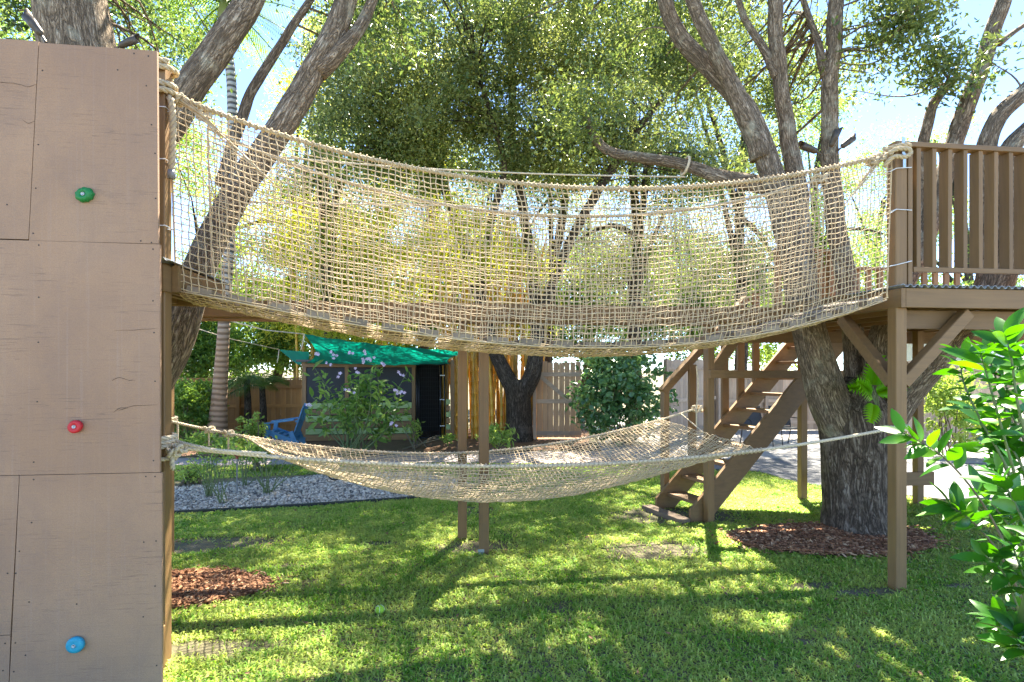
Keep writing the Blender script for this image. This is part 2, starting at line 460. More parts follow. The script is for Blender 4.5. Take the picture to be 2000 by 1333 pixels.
# ------------------------------------------------------------------ leaf clouds
def leaf_mesh_arrays(C, L, W, up=None, fold=.25, droop=0.0):
    """rhombic folded leaves at C (n,3); returns V,F3"""
    n = len(C)
    d = rng.normal(size=(n, 3)); d[:, 2] -= droop; d /= np.linalg.norm(d, axis=1)[:, None]
    u = rng.normal(size=(n, 3)); u[:, 2] += .6; s = np.cross(d, u); s /= np.linalg.norm(s, axis=1)[:, None]+1e-9
    nn = np.cross(s, d)
    l = (L*(.65+.7*rng.random(n)))[:, None]; w = (W*(.65+.7*rng.random(n)))[:, None]
    V = np.stack([C-d*l*.5, C+s*w*.5+nn*w*fold-d*l*.05, C+d*l*.5-nn*l*.12, C-s*w*.5+nn*w*fold-d*l*.05], 1).reshape(-1, 3)
    k = np.arange(n)[:, None]*4
    F = np.concatenate([k+np.array([[0, 1, 2]]), k+np.array([[0, 2, 3]])], 1).reshape(-1, 3)
    return V, F
def leaf_cloud(name, C, L, W, mat, parent=None, droop=0.0, kind=None):
    V, F = leaf_mesh_arrays(C, L, W, droop=droop)
    o = mesh_obj(name, V, [F], mat, parent, attrs={'rnd': ('FACE', 'FLOAT', np.repeat(rng.random(len(C)), 2))})
    if kind: o['kind'] = kind
    return o
def cluster_centers(ells):
    out = []
    for (c, r, n) in ells:
        d = rng.normal(size=(n, 3)); d /= np.linalg.norm(d, axis=1)[:, None]
        q = rng.random((n, 1))**(1/2.0)
        out.append(np.asarray(c)+d*q*np.asarray(r))
    return np.vstack(out)
def cluster_leaves(cc, rad, per):
    n = len(cc); r = rad*(.6+.8*rng.random((n, 1, 1)))
    q = rng.normal(size=(n, per, 3))*r*np.array([.55, .55, .38])
    return (cc[:, None, :]+q).reshape(-1, 3)

def build_tree(name, label, base, limbs, ells, bark, leaf, L, W, rad, per, cat='tree', group=None, sides=12, jit=.1, twig=.35, trunk_n=1, droop=.2, extra=None, lscale=.78, tbark=None):
    t = thing(name, label, cat, base, group)
    samples = []
    for i, (pts, rr) in enumerate(limbs):
        if i >= trunk_n: rr = [v*(1.04+(lscale-1.04)*min(1, 2.2*k_/(len(rr)-1))) for k_, v in enumerate(rr)]
        q = catmull(np.column_stack([np.asarray(pts, float), np.asarray(rr, float)]), 7)
        q = resample(q, max(.05, float(np.max(rr))*.45))
        w = np.array([[mnoise.noise(Vector((s*.55+i*9, 1.3, 0))), mnoise.noise(Vector((s*.55+i*9, 7.7, 3))), 0] for s in np.arange(len(q))*.3])
        q[:, :3] += w*q[:, 3:4]*.25
        m = MB(); m.tube(q[:, :3], np.maximum(q[:, 3], .004), sides if q[0, 3] > .08 else 8, True, True, jit)
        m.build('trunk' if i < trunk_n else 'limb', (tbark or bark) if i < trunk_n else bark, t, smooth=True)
        samples.append(q[len(q)//3:, :3])
    S = np.vstack(samples)
    if ells:
        cc = cluster_centers(ells)
        if extra is not None: cc = np.vstack([cc, extra])
        m = MB()
        for c in cc[rng.random(len(cc)) < twig]:
            dd = np.linalg.norm(S-c, axis=1)+np.maximum(0, S[:, 2]-c[2])*1.5
            a = S[int(np.argmin(dd))]; ln = np.linalg.norm(c-a)
            if ln > 7 or ln < .2: continue
            mid = (a+c)/2+rng.normal(size=3)*ln*.10+np.array([0, 0, ln*.08])
            p = catmull([a, mid, c], 4); m.tube(p, np.linspace(min(.008+.006*ln, .04), .004, len(p)), 5, False, True)
        if m.V: m.build('twigs', bark, t, smooth=True)['kind'] = 'stuff'
        C = cluster_leaves(cc, rad, per)
        leaf_cloud('crown', C, L, W, leaf, t, droop)
    return t

# ------------------------------------------------------------------ climbing wall and left tower
WY = 3.257                                   # camera-side face of the plywood
def onwall(px, py, y=WY):
    # camera ray through the pixel meets the wall plane
    d = P(px, py, 1.0)-np.array([0, 0, CAMH]); k = y/d[1]
    return np.array([0, 0, CAMH])+d*k
m, nt, b = nmat('painted_plywood')
pos = coords(nt, (1, 1, 1), 'Position')
big = noise_n(nt, pos, 1.1, 4, .55)
grain = noise_n(nt, coords(nt, (7, 1, 150), 'Position'), 1.0, 5, .62, .8)
patch = noise_n(nt, coords(nt, (1.2, 1, 2.2), 'Position'), 1.6, 3, .6)
fine = noise_n(nt, pos, 260, 3, .7)
cc_ = ramp(nt, big, [(.3, (.345, .198, .110)), (.7, (.425, .258, .150))])
mott = noise_n(nt, coords(nt, (5, 1, 3), 'Position'), 1.0, 6, .7, .6)
cc_ = mixc(nt, ramp(nt, mott, [(.35, (.35,)*3), (.6, (0, 0, 0))]), cc_, (.235, .15, .11))
stk = noise_n(nt, coords(nt, (60, 1, 1.1), 'Position'), 1.0, 4, .6, .3)
cc_ = mixc(nt, ramp(nt, stk, [(.55, (0, 0, 0)), (.75, (.22,)*3)]), cc_, (.42, .30, .235))
crack = ramp(nt, grain, [(.36, (1, 1, 1)), (.43, (0, 0, 0))])
cm = N(nt, 'ShaderNodeMath', operation='MULTIPLY'); nt.links.new(crack, cm.inputs[0])
nt.links.new(ramp(nt, patch, [(.43, (0, 0, 0)), (.62, (.75, .75, .75))]), cm.inputs[1])
cc_ = mixc(nt, cm.outputs[0], cc_, (.17, .105, .068))
cc_ = mixc(nt, ramp(nt, fine, [(.35, (.4,)*3), (.6, (0, 0, 0))]), cc_, (.17, .11, .08))
nt.links.new(objrand(nt, cc_, .035), b.inputs['Base Color']); b.inputs['Roughness'].default_value = .7
hmix = mixc(nt, .5, grain, fine)
bump(nt, b, hmix, .5, .005)
PLY = m

XL = -3.9
wallr = thing('climbing_wall', 'tall brown painted plywood climbing wall at the left edge', 'climbing wall', (-2.7, WY, 0))
def w2(x, z): return np.array([x, WY, z])
def wz(px, py): q = onwall(px, py); return q[0], q[2]
g = .0015
def panel(corners):
    """corners: list of (x,z) counter-clockwise seen from the camera"""
    m = MB(); poly = [w2(x, z) for x, z in corners]
    m.prism(poly, (0, .018, 0)); m.build('panel', PLY, wallr)
ztop = wz(309, 100)[1]; zj1 = wz(312, 477)[1]; zj2 = wz(315, 923)[1]
s1t, s1b = wz(76, 84)[0], wz(56, 470)[0]; s2t, s2b = wz(38, 930)[0], wz(16, 1340)[0]
xr1, xr2, xr3 = wz(309, 150)[0], wz(312, 700)[0], wz(316, 1100)[0]
panel([(s1b+g, zj1+g), (xr1, zj1+g), (xr1-.006, ztop), (s1t+g, ztop+.004)])
panel([(XL, zj1+.012), (s1b-g, zj1+g+.006), (s1t-g, ztop+.012), (XL, ztop+.02)])
panel([(XL, zj2+g), (xr2, zj2+g), (xr2, zj1-g), (XL, zj1+.007)])
panel([(s2b+g, .02), (xr3, .02), (xr3, zj2-g), (s2t+g, zj2-g)])
zj4 = wz(10, 1241)[1]
panel([(XL, zj4+g), (s2b+(s2t-s2b)*.22-g, zj4+g), (s2t-g, zj2-g), (XL, zj2-g)])
panel([(XL, .02), (s2b-g, .02), (s2b+(s2t-s2b)*.22-g, zj4-g), (XL, zj4-g)])
m = MB(); m.box(XL, xr1-.02, WY+.0185, WY+.021, .02, ztop-.02); m.build('backing_sheet', plain('dark_ply', (.05, .035, .028), .9), wallr)
# studs behind the sheets
for x in (-1.62, -2.2, -2.8, -3.4, -3.85):
    m = MB(); m.box(x-.02, x+.02, WY+.022, WY+.11, .02, ztop-.01); m.build('stud', brown('z'), wallr)
# screws
m = MB()
SC = [(14, 400, .2), (262, 105), (290, 110), (230, 137, 0), (286, 168), (83, 138), (296, 244), (303, 300), (304, 388), (75, 283), (70, 368), (65, 456), (275, 471), (296, 474), (299, 487), (76, 479), (76, 581), (299, 588), (75, 669), (301, 650), (303, 745), (73, 785), (150, 1180), (285, 931), (303, 931), (66, 937), (62, 1021), (281, 1059), (305, 1057), (38, 1077), (303, 1145), (57, 1176), (280, 1205), (50, 1280), (27, 1312), (6, 1310), (30, 1256), (10, 1257), (15, 1120), (300, 900), (66, 903), (31, 1120), (306, 1300)]
for s in SC:
    q = onwall(s[0], s[1])
    th = np.arange(6)/6*2*np.pi
    m.prism([q+np.array([.0042*math.cos(a), -.0012, .0042*math.sin(a)]) for a in th], (0, .004, 0))
so = m.build('screws', plain('screw_head', (.05, .04, .035), .6, .5), wallr); so['kind'] = 'stuff'
# torn veneer cracks: thin proud slivers
def crackline(pxs):
    m = MB(); pts = [onwall(*p) for p in pxs]
    pts = catmull(pts, 3); pts[:, 1] = WY-.0012
    for p_ in range(len(pts)): pts[p_, 2] += rng.normal()*.0012
    m.tube(pts, [.0004]+[.0006+.0007*random.random() for _ in pts[2:]]+[.0004], 5); m.build('veneer_split', plain('split', (.07, .045, .03), .9), wallr)
crackline([(-60, 160), (5, 162), (35, 164), (52, 170), (72, 165)])
crackline([(44, 234), (55, 241), (68, 237)])
crackline([(219, 744), (232, 737), (248, 742), (264, 743)])
crackline([(224, 646), (262, 645), (308, 642)])
crackline([(222, 806), (236, 797), (250, 797), (232, 802)])
crackline([(228, 799), (240, 799), (262, 793), (308, 791)])

# climbing holds
def lathe(prof, n=28, axis_y=True, wob=None):
    V = []; F4 = []
    for r, h in prof:
        for k in range(n):
            a = k/n*2*math.pi; rr = r*(wob(a, h) if wob else 1)
            V.append((rr*math.cos(a), -h, rr*math.sin(a)) if axis_y else (rr*math.cos(a), rr*math.sin(a), h))
    for i in range(len(prof)-1):
        for k in range(n):
            F4.append((i*n+k, i*n+(k+1) % n, (i+1)*n+(k+1) % n, (i+1)*n+k))
    return np.array(V), np.array(F4)
def hold(px, py, colr, matname, label, prof, wob=None):
    prof = [(r_*.86, h_*.9) for r_, h_ in prof]
    q = onwall(px, py); q[1] = WY
    t = thing('climbing_hold', label, 'climbing hold', q, 'climbing holds on the plywood wall')
    V, F4 = lathe(prof, 36, True, wob); m = MB(); m.add(V+q, F4); o = m.build('grip', plain(matname, colr, .55, 0, .1, 60, .25), t, smooth=True)
    d = prof[-1][1]
    V, F4 = lathe([(.0095, d), (.0095, d+.004), (.006, d+.004), (.0055, d+.001), (.0001, d+.001)], 16)
    m = MB(); m.add(V+q, F4); m.build('bolt', ZINC, o, smooth=True)
hold(168, 382, (.005, .17, .035), 'green_plastic', 'lumpy dark green climbing hold high on the plywood wall',
     [(.046, 0), (.048, .012), (.044, .026), (.032, .036), (.018, .036), (.014, .030), (.0001, .030)], lambda a, h: 1+.10*math.sin(2*a+.6)+.05*math.sin(9*a)*(1 if h < .03 else 0))
hold(151, 833, (.50, .015, .022), 'red_plastic', 'round red climbing hold at mid height on the wall',
     [(.034, 0), (.039, .01), (.040, .024), (.035, .034), (.022, .036), (.015, .030), (.0001, .030)], lambda a, h: 1+.05*math.sin(2*a))
hold(151, 1257, (.02, .30, .42), 'blue_plastic', 'round turquoise blue climbing hold low on the wall',
     [(.043, 0), (.049, .008), (.050, .022), (.045, .032), (.030, .035), (.016, .033), (.0001, .033)], lambda a, h: 1+.02*math.sin(2*a+1))

# left tower frame behind the wall
DECKZ = 2.416
tow = thing('play_tower', 'brown timber platform tower behind the climbing wall', 'play tower', (-2.5, 4.2, 0))
PN = P(320, 720, 3.42); PNx, PNy = PN[0]-.02, PN[1]
def post(x, y, z0, z1, parent, w=.092, name='post', mat=None):
    m = MB(); m.beam((x, y, z0), (x, y, z1), w, w, (0, 1, 0)); return m.build(name, mat or brown('z'), parent)
post(PNx, PNy, 0, 3.60, tow)
post(PNx-.045, PNy+.10, 0, 2.22, tow)
PF = P(331, 720, 5.39); PFx, PFy = PF[0]-.02, PF[1]
post(PFx, PFy, 0, 2.22, tow)
post(-3.75, PNy, 0, 3.6, tow); post(-3.75, PFy, 0, 2.4, tow)
def bx(name, x0, x1, y0, y1, z0, z1, mat, parent):
    m = MB()
    dx, dy, dz = x1-x0, y1-y0, z1-z0
    c = ((x0+x1)/2, (y0+y1)/2, (z0+z1)/2)
    if dx >= dy and dx >= dz: m.beam((x0, c[1], c[2]), (x1, c[1], c[2]), dy, dz)
    elif dy >= dz: m.beam((c[0], y0, c[2]), (c[0], y1, c[2]), dx, dz)
    else: m.beam((c[0], c[1], z0), (c[0], c[1], z1), dx, dy, (0, 1, 0))
    return m.build(name, mat, parent)
ex = PNx+.10                                   # right edge of the tower deck
bx('rim_joist', PNx-.05, PNx-.012, PNy-.13, PNy+.75, DECKZ-.19, DECKZ-.04, brown('y'), tow)
bx('rim_joist', ex-.075, ex-.037, PNy-.10, PNy+.75, DECKZ-.19, DECKZ-.035, brown('y'), tow)
bx('rim_joist', ex-.034, ex+.002, PNy+.0, PNy+.75, DECKZ-.185, DECKZ-.03, brown('y'), tow)
bx('rim_joist', -3.8, PNx-.055, PNy-.10, PNy-.06, DECKZ-.19, DECKZ-.035, brown('x'), tow)
bx('rim_joist', -3.8, ex-.05, PNy+.76, PNy+.80, DECKZ-.19, DECKZ-.035, brown('x'), tow)
for k in range(6): bx('joist', -3.6+k*.33, -3.56+k*.33, PNy-.05, PNy+.75, DECKZ-.18, DECKZ-.04, brown('y'), tow)
bx('cross_beam', -3.75, PFx+.04, PFy-.09, PFy-.05, 2.07, 2.22, brown('x'), tow)
bx('step_block', PNx-.05, PNx+.055, PNy-.16, PNy-.052, 0, wz(322, 1262)[1]-.03, brown('z'), tow)
bx('step_block', PNx+.045, PNx+.075, PNy-.22, PNy-.12, .0, .3, brown('z'), tow)
def corrugated(name, x0, x1, y0, y1, z, pitch, amp, parent, along='x', mat=ZINC, step=.009):
    n = int((x1-x0)/step) if along == 'x' else int((y1-y0)/step)
    q = np.linspace(0, 1, n+1); V = []
    for t in q:
        h = max(-1, min(1, 1.8*math.sin(2*math.pi*t*((x1-x0) if along == 'x' else (y1-y0))/pitch)))*amp
        for e in (0, 1):
            for dz in (0, .0025):
                if along == 'x': V.append((x0+(x1-x0)*t, y0 if e == 0 else y1, z+h+dz))
                else: V.append((x0 if e == 0 else x1, y0+(y1-y0)*t, z+h+dz))
    F = []
    for i in range(n):
        a = i*4; b_ = a+4
        F += [(a, b_, b_+2, a+2), (a+1, a+3, b_+3, b_+1), (a, a+1, b_+1, b_), (a+2, b_+2, b_+3, a+3)]
    m = MB(); m.add(V, F); return m.build(name, mat, parent)
corrugated('deck_sheet', -3.8, ex+.015, PNy-.14, PNy+.80, DECKZ-.012, .07, .010, tow)

# ------------------------------------------------------------------ walkway behind the bridge
wk = thing('timber_trestle', 'long raised brown double beam on two posts behind the net bridge', 'trestle', (.3, 5.68, 0))
WN = G(945, 1080); WF = G(903, 1053)
yA, yB = WN[1], WF[1]
wpo = post(WN[0], yA, 0, 2.235, wk); post(WF[0], yB, 0, 2.235, wk)
bx('beam', PFx-.1, 3.62, yA-.075, yA-.037, 2.235, 2.385, brown('x'), wk)
bx('beam', PFx-.1, 3.62, yA-.030, yA+.008, 2.222, 2.372, brown('x'), wk)
bx('beam', PFx-.1, 3.62, yB-.02, yB+.02, 2.235, 2.385, brown('x'), wk)
bx('post_cap', WN[0]-.045, WN[0]+.045, yA+.05, yB-.05, 2.09, 2.23, brown('y'), wk)
x = PFx+.3
while x < 3.5:
    bx('cross_tie', x, x+.038, yA+.012, yB-.022, 2.25, 2.37, brown('y'), wk); x += 2.4
m = MB(); m.beam((WN[0]-.03, yA-.048, 0), (WN[0]-.03, yA-.048, .05), .06, .006, (0, 1, 0)); m.build('post_base', ZINC, wpo)

# ------------------------------------------------------------------ right deck
DK = thing('raised_deck', 'raised brown timber tree deck with corrugated edge on braced posts', 'deck', (5.2, 5.6, 0))
C0 = G(1752, 1150); CX, CY = C0[0], C0[1]
x0, x1, y0, y1 = CX-.05, 8.4, CY-.06, 7.05
post(CX, CY, 0, DECKZ-.165, DK, .096)
S1 = G(1567, 976); S2 = G(1793, 986)
post(S1[0], S1[1], 0, DECKZ-.165, DK); post(S2[0], S2[1], 0, DECKZ-.165, DK)
post(6.9, CY, 0, DECKZ-.165, DK); post(8.3, 6.9, 0, DECKZ-.165, DK)
bx('rim_joist', x0+.042, x1, y0-.04, y0-.002, DECKZ-.165, DECKZ-.013, brown('x'), DK)
bx('rim_joist', x0, x0+.038, y0-.04, y1, DECKZ-.165, DECKZ-.013, brown('y'), DK)
bx('rim_joist', x0+.042, x1, y1, y1+.038, DECKZ-.165, DECKZ-.013, brown('x'), DK)
bx('beam', x0+.10, x1, CY+.07, CY+.11, DECKZ-.32, DECKZ-.168, brown('x'), DK)
bx('beam', x0+.06, x0+.098, CY+.12, y1-.02, DECKZ-.163, DECKZ-.02, brown('y'), DK)
bx('beam', x0+.10, x1, 6.80, 6.84, DECKZ-.32, DECKZ-.168, brown('x'), DK)
for k in range(11):
    xx = x0+.45+k*.42
    bx('joist', xx, xx+.038, y0+.02, y1-.01, DECKZ-.160, DECKZ-.025, brown('y'), DK)
def brace(a, b_, w=.088, t=.09):
    m = MB(); m.beam(a, b_, w, t); m.build('brace', brown('x'), DK)
brace((CX, CY+.04, DECKZ-.165-.60), (CX, CY+.62, DECKZ-.165-.03))
brace((CX+.04, CY, DECKZ-.165-.60), (CX+.62, CY, DECKZ-.165-.03))
brace((S2[0]-.04, S2[1], DECKZ-.77), (S2[0]-.6, S2[1], DECKZ-.2))
brace((S2[0]+.04, S2[1], DECKZ-.77), (S2[0]+.6, S2[1], DECKZ-.2))
bx('low_rail', S1[0]+.10, S2[0]+.14, S2[1]-.10, S2[1]-.058, .27, .44, brown('x'), DK)
corrugated('deck_sheet', x0-.02, x1, y0-.065, y0+.55, DECKZ+.002, .062, .010, DK)
# planks of the deck laid along x, behind the metal edge
yy = y0+.57
while yy < y1-.1:
    bx('deck_board', x0-.01, x1, yy, yy+.138, DECKZ-.012, DECKZ+.024, brown('x'), DK); yy += .145
# landing towards the stairs
bx('rim_joist', 5.2, x1, 8.15, 8.19, DECKZ-.165, DECKZ-.013, brown('x'), DK)
bx('rim_joist', 5.16, 5.198, y1+.045, 8.19, DECKZ-.165, DECKZ-.013, brown('y'), DK)
yy = y1+.05
while yy < 8.1:
    bx('deck_board', 5.17, x1, yy, yy+.138, DECKZ-.012, DECKZ+.024, brown('x'), DK); yy += .145

# railing of the deck
rl = thing('deck_railing', 'brown front railing with slim upright balusters and rope on its corner post', 'railing', (6, CY, DECKZ))
RZ = 3.53
cpo = post(CX-.005, CY-.002, DECKZ+.016, RZ+.005, rl, .10, 'corner_post')
bx('corner_post', CX+.055, CX+.095, CY-.05, CY+.035, DECKZ+.016, RZ-.01, brown('z'), rl)
bx('top_rail', CX-.055, 8.4, CY-.06, CY+.03, RZ+.006, RZ+.046, brown('x'), rl)
bx('bottom_rail', CX+.10, 8.4, CY-.055, CY-.017, DECKZ+.125, DECKZ+.165, brown('x'), rl)
xb = CX+.135; k = 0
while xb < 8.3:
    o = bx('baluster', xb, xb+.038, CY-.045, CY+.044, DECKZ+.166, RZ+.005, brown('z'), rl)
    o.rotation_euler = (0, R(random.uniform(-.25, .25)), 0)
    xb += .139
post(8.35, CY, DECKZ+.016, RZ, rl, .09, 'corner_post')
m = MB()
m.box(CX-.012, CX+.012, CY-.066, CY-.0625, RZ-.06, RZ+.075); m.box(CX-.012, CX+.012, CY-.075, CY-.07, RZ-.17, RZ-.06)
m.build('metal_strap', plain('strap', (.55, .60, .62), .35, .8), cpo)
bk = thing('back_railing', 'brown picket railing along the far side of the raised deck', 'railing', (5, 7, DECKZ))
def pickets(a, b_, n, parent, z0=DECKZ+.03, z1=3.33, w=.09):
    a = np.array(a, float); b_ = np.array(b_, float); d = (b_-a)/np.linalg.norm(b_-a)
    ax = 'x' if abs(d[0]) > abs(d[1]) else 'y'
    m = MB(); m.beam((*a, z1), (*b_, z1), .09, .04); m.build('top_rail', brown(ax), parent)
    m = MB(); m.beam((*a, z0+.12), (*b_, z0+.12), .04, .09); m.build('bottom_rail', brown(ax), parent)
    for i in range(n):
        q = a+(b_-a)*(i+.5)/n; off = np.array([-d[1], d[0]])*.045
        m = MB(); m.beam((*(q+off), z0), (*(q+off), z1-.022), w, .038, (off[0], off[1], 0)); m.build('picket', brown('z'), parent)
pickets((4.35, y1-.03), (5.1, y1-.03), 5, bk)
pickets((5.2, 8.15), (8.3, 8.15), 16, bk)
post(5.14, y1-.03, DECKZ+.03, 3.36, bk, .09, 'post')

# ------------------------------------------------------------------ stairs
ST = thing('stairs', 'steep brown timber stairs with open treads and picket handrail', 'stairs', (3.0, 6.7, 0))
A0 = P(1304, 963, 7.2); a_ = R(15)
sd = np.array([math.cos(a_), math.sin(a_), 0]); sw = np.array([math.sin(a_), -math.cos(a_), 0]); UZ = np.array([0, 0, 1.0])
RUN, RISE, SW = .228, .2076, .64
NT = 11
base0 = np.array([A0[0], A0[1], 0])
ang = math.atan2(RISE, RUN)
def stringer(off, wid):
    top = 11.3
    p0 = base0+sw*off-sd*.13; q = []
    # side profile in (run, z)
    d = np.array([RUN, RISE]); nrm = np.array([-RISE, RUN])/math.hypot(RUN, RISE)
    lo = np.array([0, RISE])-nrm*.20+np.array([.02, 0]); up = np.array([0, RISE])+nrm*.075
    prof = []
    # foot cut at ground, vertical front
    k0 = (0-lo[1])/d[1]; f1 = lo+d*k0
    prof = [(f1[0], 0.0), tuple(lo+d*top), tuple(up+d*top), tuple(up+d*(-.55)), (up[0]-d[0]*.55, 0.0)]
    pts = [base0+sw*(off-wid/2)+sd*r_+UZ*z_ for r_, z_ in prof]
    m = MB(); m.prism(pts, sw*wid); m.build('stringer', brown('x'), ST)
stringer(0.0, .04); stringer(SW, .04)
for k in range(NT):
    q = base0+sd*(RUN*k)+UZ*(RISE*(k+1))
    for h in (0, 1):
        m = MB(); r0 = q+sd*(-.03+h*.128)
        m.beam(r0+sw*.022+sd*.06-UZ*.019, r0+sw*(SW-.022)+sd*.06-UZ*.019, .122, .038); m.build('tread', brown('y'), ST)
# first sleeper at the ground
m = MB(); m.beam(base0-sd*.28+sw*-.05+UZ*.03, base0-sd*.28+sw*(SW+.05)+UZ*.03, .14, .06); m.build('sleeper', wood('old_sleeper_', (.15, .105, .07), 'y', .3, .8, .5, .1), ST)
HR = 1.28
def spost(run, off, z0, z1, w=.09, nm='newel_post'):
    q = base0+sd*run+sw*off; m = MB(); m.beam(q+UZ*z0, q+UZ*z1, w, w, sd); m.build(nm, brown('z'), ST)
# far newel, rail, pickets
spost(.02, -.085, .1, 1.50, .085)
def slope(r_): return RISE+RISE/RUN*r_
r0, r1 = -.02, 1.36
m = MB(); m.beam(base0+sw*-.085+sd*r0+UZ*(1.47), base0+sw*-.085+sd*r1+UZ*(1.47+RISE/RUN*(r1-r0)), .10, .09); m.build('handrail', brown('x'), ST)
for i in range(5):
    r_ = .42+i*.27; zt = 1.47+RISE/RUN*(r_-r0)-.05; zb = slope(r_)-.12
    q = base0+sw*-.045+sd*r_
    m = MB(); m.beam(q+UZ*zb, q+UZ*zt, .115, .036, sw); m.build('picket', brown('z'), ST)
# near newel runs up to the bridge level, near handrail, level rail
spost(.03, SW+.075, 0, 2.30, .09)
m = MB(); m.beam(base0+sw*(SW+.075)+sd*.07+UZ*1.70, base0+sw*(SW+.075)+sd*.42+UZ*2.12, .045, .13); m.build('handrail', brown('x'), ST)
m = MB(); m.beam(base0+sw*(SW+.145)+sd*-.02+UZ*1.705, base0+sw*(SW+.145)+sd*2.3+UZ*1.69, .04, .092); m.build('level_rail', brown('x'), ST)

# ------------------------------------------------------------------ rope bridge
BR = thing('rope_bridge', 'sagging plank footbridge walled by a beige rope net', 'rope bridge', (1.0, 4.2, 1.9))
nA = P(331, 182, 3.45); nB = P(1742, 300, 4.52)
fA = P(405, 250, 4.12); fB = P(1612, 348, 5.22)
bnA = P(344, 553, 3.46); bnB = P(1732, 574, 4.50); bfA = bnA+(fA-nA)*np.array([1, 1, 0]); bfB = bnB+(fB-nB)*np.array([1, 1, 0])
def sagc(u, k=1.0): return 4*u*(1-u)
def sag_sk(u): # lowest point slightly right of centre
    v = u**.93; return 4*v*(1-v)
def near_top(u): p = nA+(nB-nA)*u; p[2] -= .43*sag_sk(u); return p
def far_top(u): p = fA+(fB-fA)*u; p[2] -= .50*sag_sk(u); return p
def sag_b(u):
    v = u**1.13; return 4*v*(1-v)
def near_bot(u): p = bnA+(bnB-bnA)*u; p[2] -= .365*sag_b(u); return p
def far_bot(u): p = bfA+(bfB-bfA)*u; p[2] -= .375*sag_b(u); return p
TILT = 0
def net_pt(u, v):
    """v 0..1 near wall downwards, 1..2 floor, 2..3 far wall upwards"""
    nt_, ft_, nb, fb = near_top(u), far_top(u), near_bot(u), far_bot(u)
    out = np.array([0, -1, 0.0])
    if v <= 1:
        p = nt_+(nb-nt_)*v
        p = p+out*(.06*math.sin(math.pi*v)+.03*math.sin(math.pi*v)*math.sin(9*u+2*v))*min(1, 6*u, 6*(1-u))
        p = p-UZ*.035*max(0, v-.8)/.2
    elif v <= 2:
        t = v-1; p = nb+(fb-nb)*t-UZ*(.035+.06*math.sin(math.pi*t)**.7)
    else:
        t = v-2; p = fb+(ft_-fb)*t
        p = p-out*(.08*math.sin(math.pi*t)+.05*math.sin(math.pi*t)*math.sin(7*u+3*t))*min(1, 6*u, 6*(1-u))
        p = p-UZ*.035*max(0, .2-t)/.2
    return p
UN, V1, V2, V3 = 126, 28, 16, 28
us = np.linspace(0.0, 1.0, UN+1)
vsq = np.concatenate([np.linspace(0, 1, V1+1), np.linspace(1, 2, V2+1)[1:], np.linspace(2, 3, V3+1)[1:]])
NP_ = np.zeros((len(us), len(vsq), 3))
for i, u in enumerate(us):
    for j, v in enumerate(vsq):
        # skew and waviness of the mesh
        uu = u+.006*mnoise.noise(Vector((u*14, v*2.5, 0)))*min(1, 12*u, 12*(1-u))+(.010*math.sin(v*2.2)*min(1, 8*u, 8*(1-u)))
        vv = v
        if 0 < v < 1: vv = v+.012*mnoise.noise(Vector((u*16, v*3, 5)))
        if 2 < v < 3: vv = v+.02*mnoise.noise(Vector((u*10, v*3, 9)))
        NP_[i, j] = net_pt(min(1, max(0, uu)), vv)
        nz_ = mnoise.noise_vector(Vector((u*45, v*9, 2)))
        NP_[i, j] += np.array(nz_)*.006*min(1, 20*u+.2, 20*(1-u)+.2)
NP_[:, 1:-1] += rng.normal(size=NP_[:, 1:-1].shape)*.0032
CORD = .0034
def net_mesh(NP_, cord, sides=5, sub=False):
    m = MB()
    for i in range(NP_.shape[0]): m.tube(NP_[i], cord, sides, False)
    for j in range(NP_.shape[1]): m.tube(NP_[:, j], cord, sides, False)
    # knots at the crossings
    Q = NP_.reshape(-1, 3); n = len(Q)
    base = np.array([[1, 0, 0], [0, 1, 0], [-1, 0, 0], [0, -1, 0], [0, 0, 1], [0, 0, -1]], float)*cord*1.75
    F = np.array([[0, 1, 4], [1, 2, 4], [2, 3, 4], [3, 0, 4], [1, 0, 5], [2, 1, 5], [3, 2, 5], [0, 3, 5]])
    V = (Q[:, None]+base[None]).reshape(-1, 3); m.add(V, None, (F[None]+np.arange(n)[:, None, None]*6).reshape(-1, 3))
    return m
nets = net_mesh(NP_, CORD).build('net', TANNET, BR, smooth=True)
ul = np.linspace(-.0, 1.0, 90)
rope3([near_top(u)+UZ*.005 for u in ul], .0140, .095).build('top_rope', TANR, BR, smooth=True)
rope3([far_top(u)+UZ*.005 for u in ul], .0140, .095).build('top_rope', TANR, BR, smooth=True)
# lashing: short loops of cord over the rope
m = MB()
for i in range(len(us)):
    c0 = near_top(us[i])+UZ*.005; th = np.linspace(0, 2*np.pi, 9)
    d = near_top(min(1, us[i]+.01))-near_top(max(0, us[i]-.01)); d /= np.linalg.norm(d); sx = np.cross(d, UZ)
    m.tube([c0+(sx*math.cos(t)+UZ*math.sin(t))*.0215+d*.006*math.sin(t) for t in th], .0042, 4, False)
m.build('lashing', TANNET, BR, smooth=True)['kind'] = 'stuff'
# side cables under the floor
for fn in (near_bot, far_bot):
    m = MB(); m.tube([fn(u)-UZ*.048 for u in np.linspace(0, 1, 40)], .005, 6); m.build('cable', TANNET, BR, smooth=True)
# planks
NPL = 22
for k in range(NPL):
    u = (k+.55)/NPL
    a, b_ = near_bot(u)-UZ*.022, far_bot(u)-UZ*.022
    d = near_bot(min(1, u+.01))-near_bot(max(0, u-.01)); d /= np.linalg.norm(d)
    sd_ = (b_-a)/np.linalg.norm(b_-a); up = np.cross(d, sd_); up = up if up[2] > 0 else -up
    m = MB(); m.beam(a+sd_*.0, b_, .142, .036, up); m.build('plank', wood('bridge_plank_', (.21, .16, .11), 'y', .3, .8, .6, .2), BR)
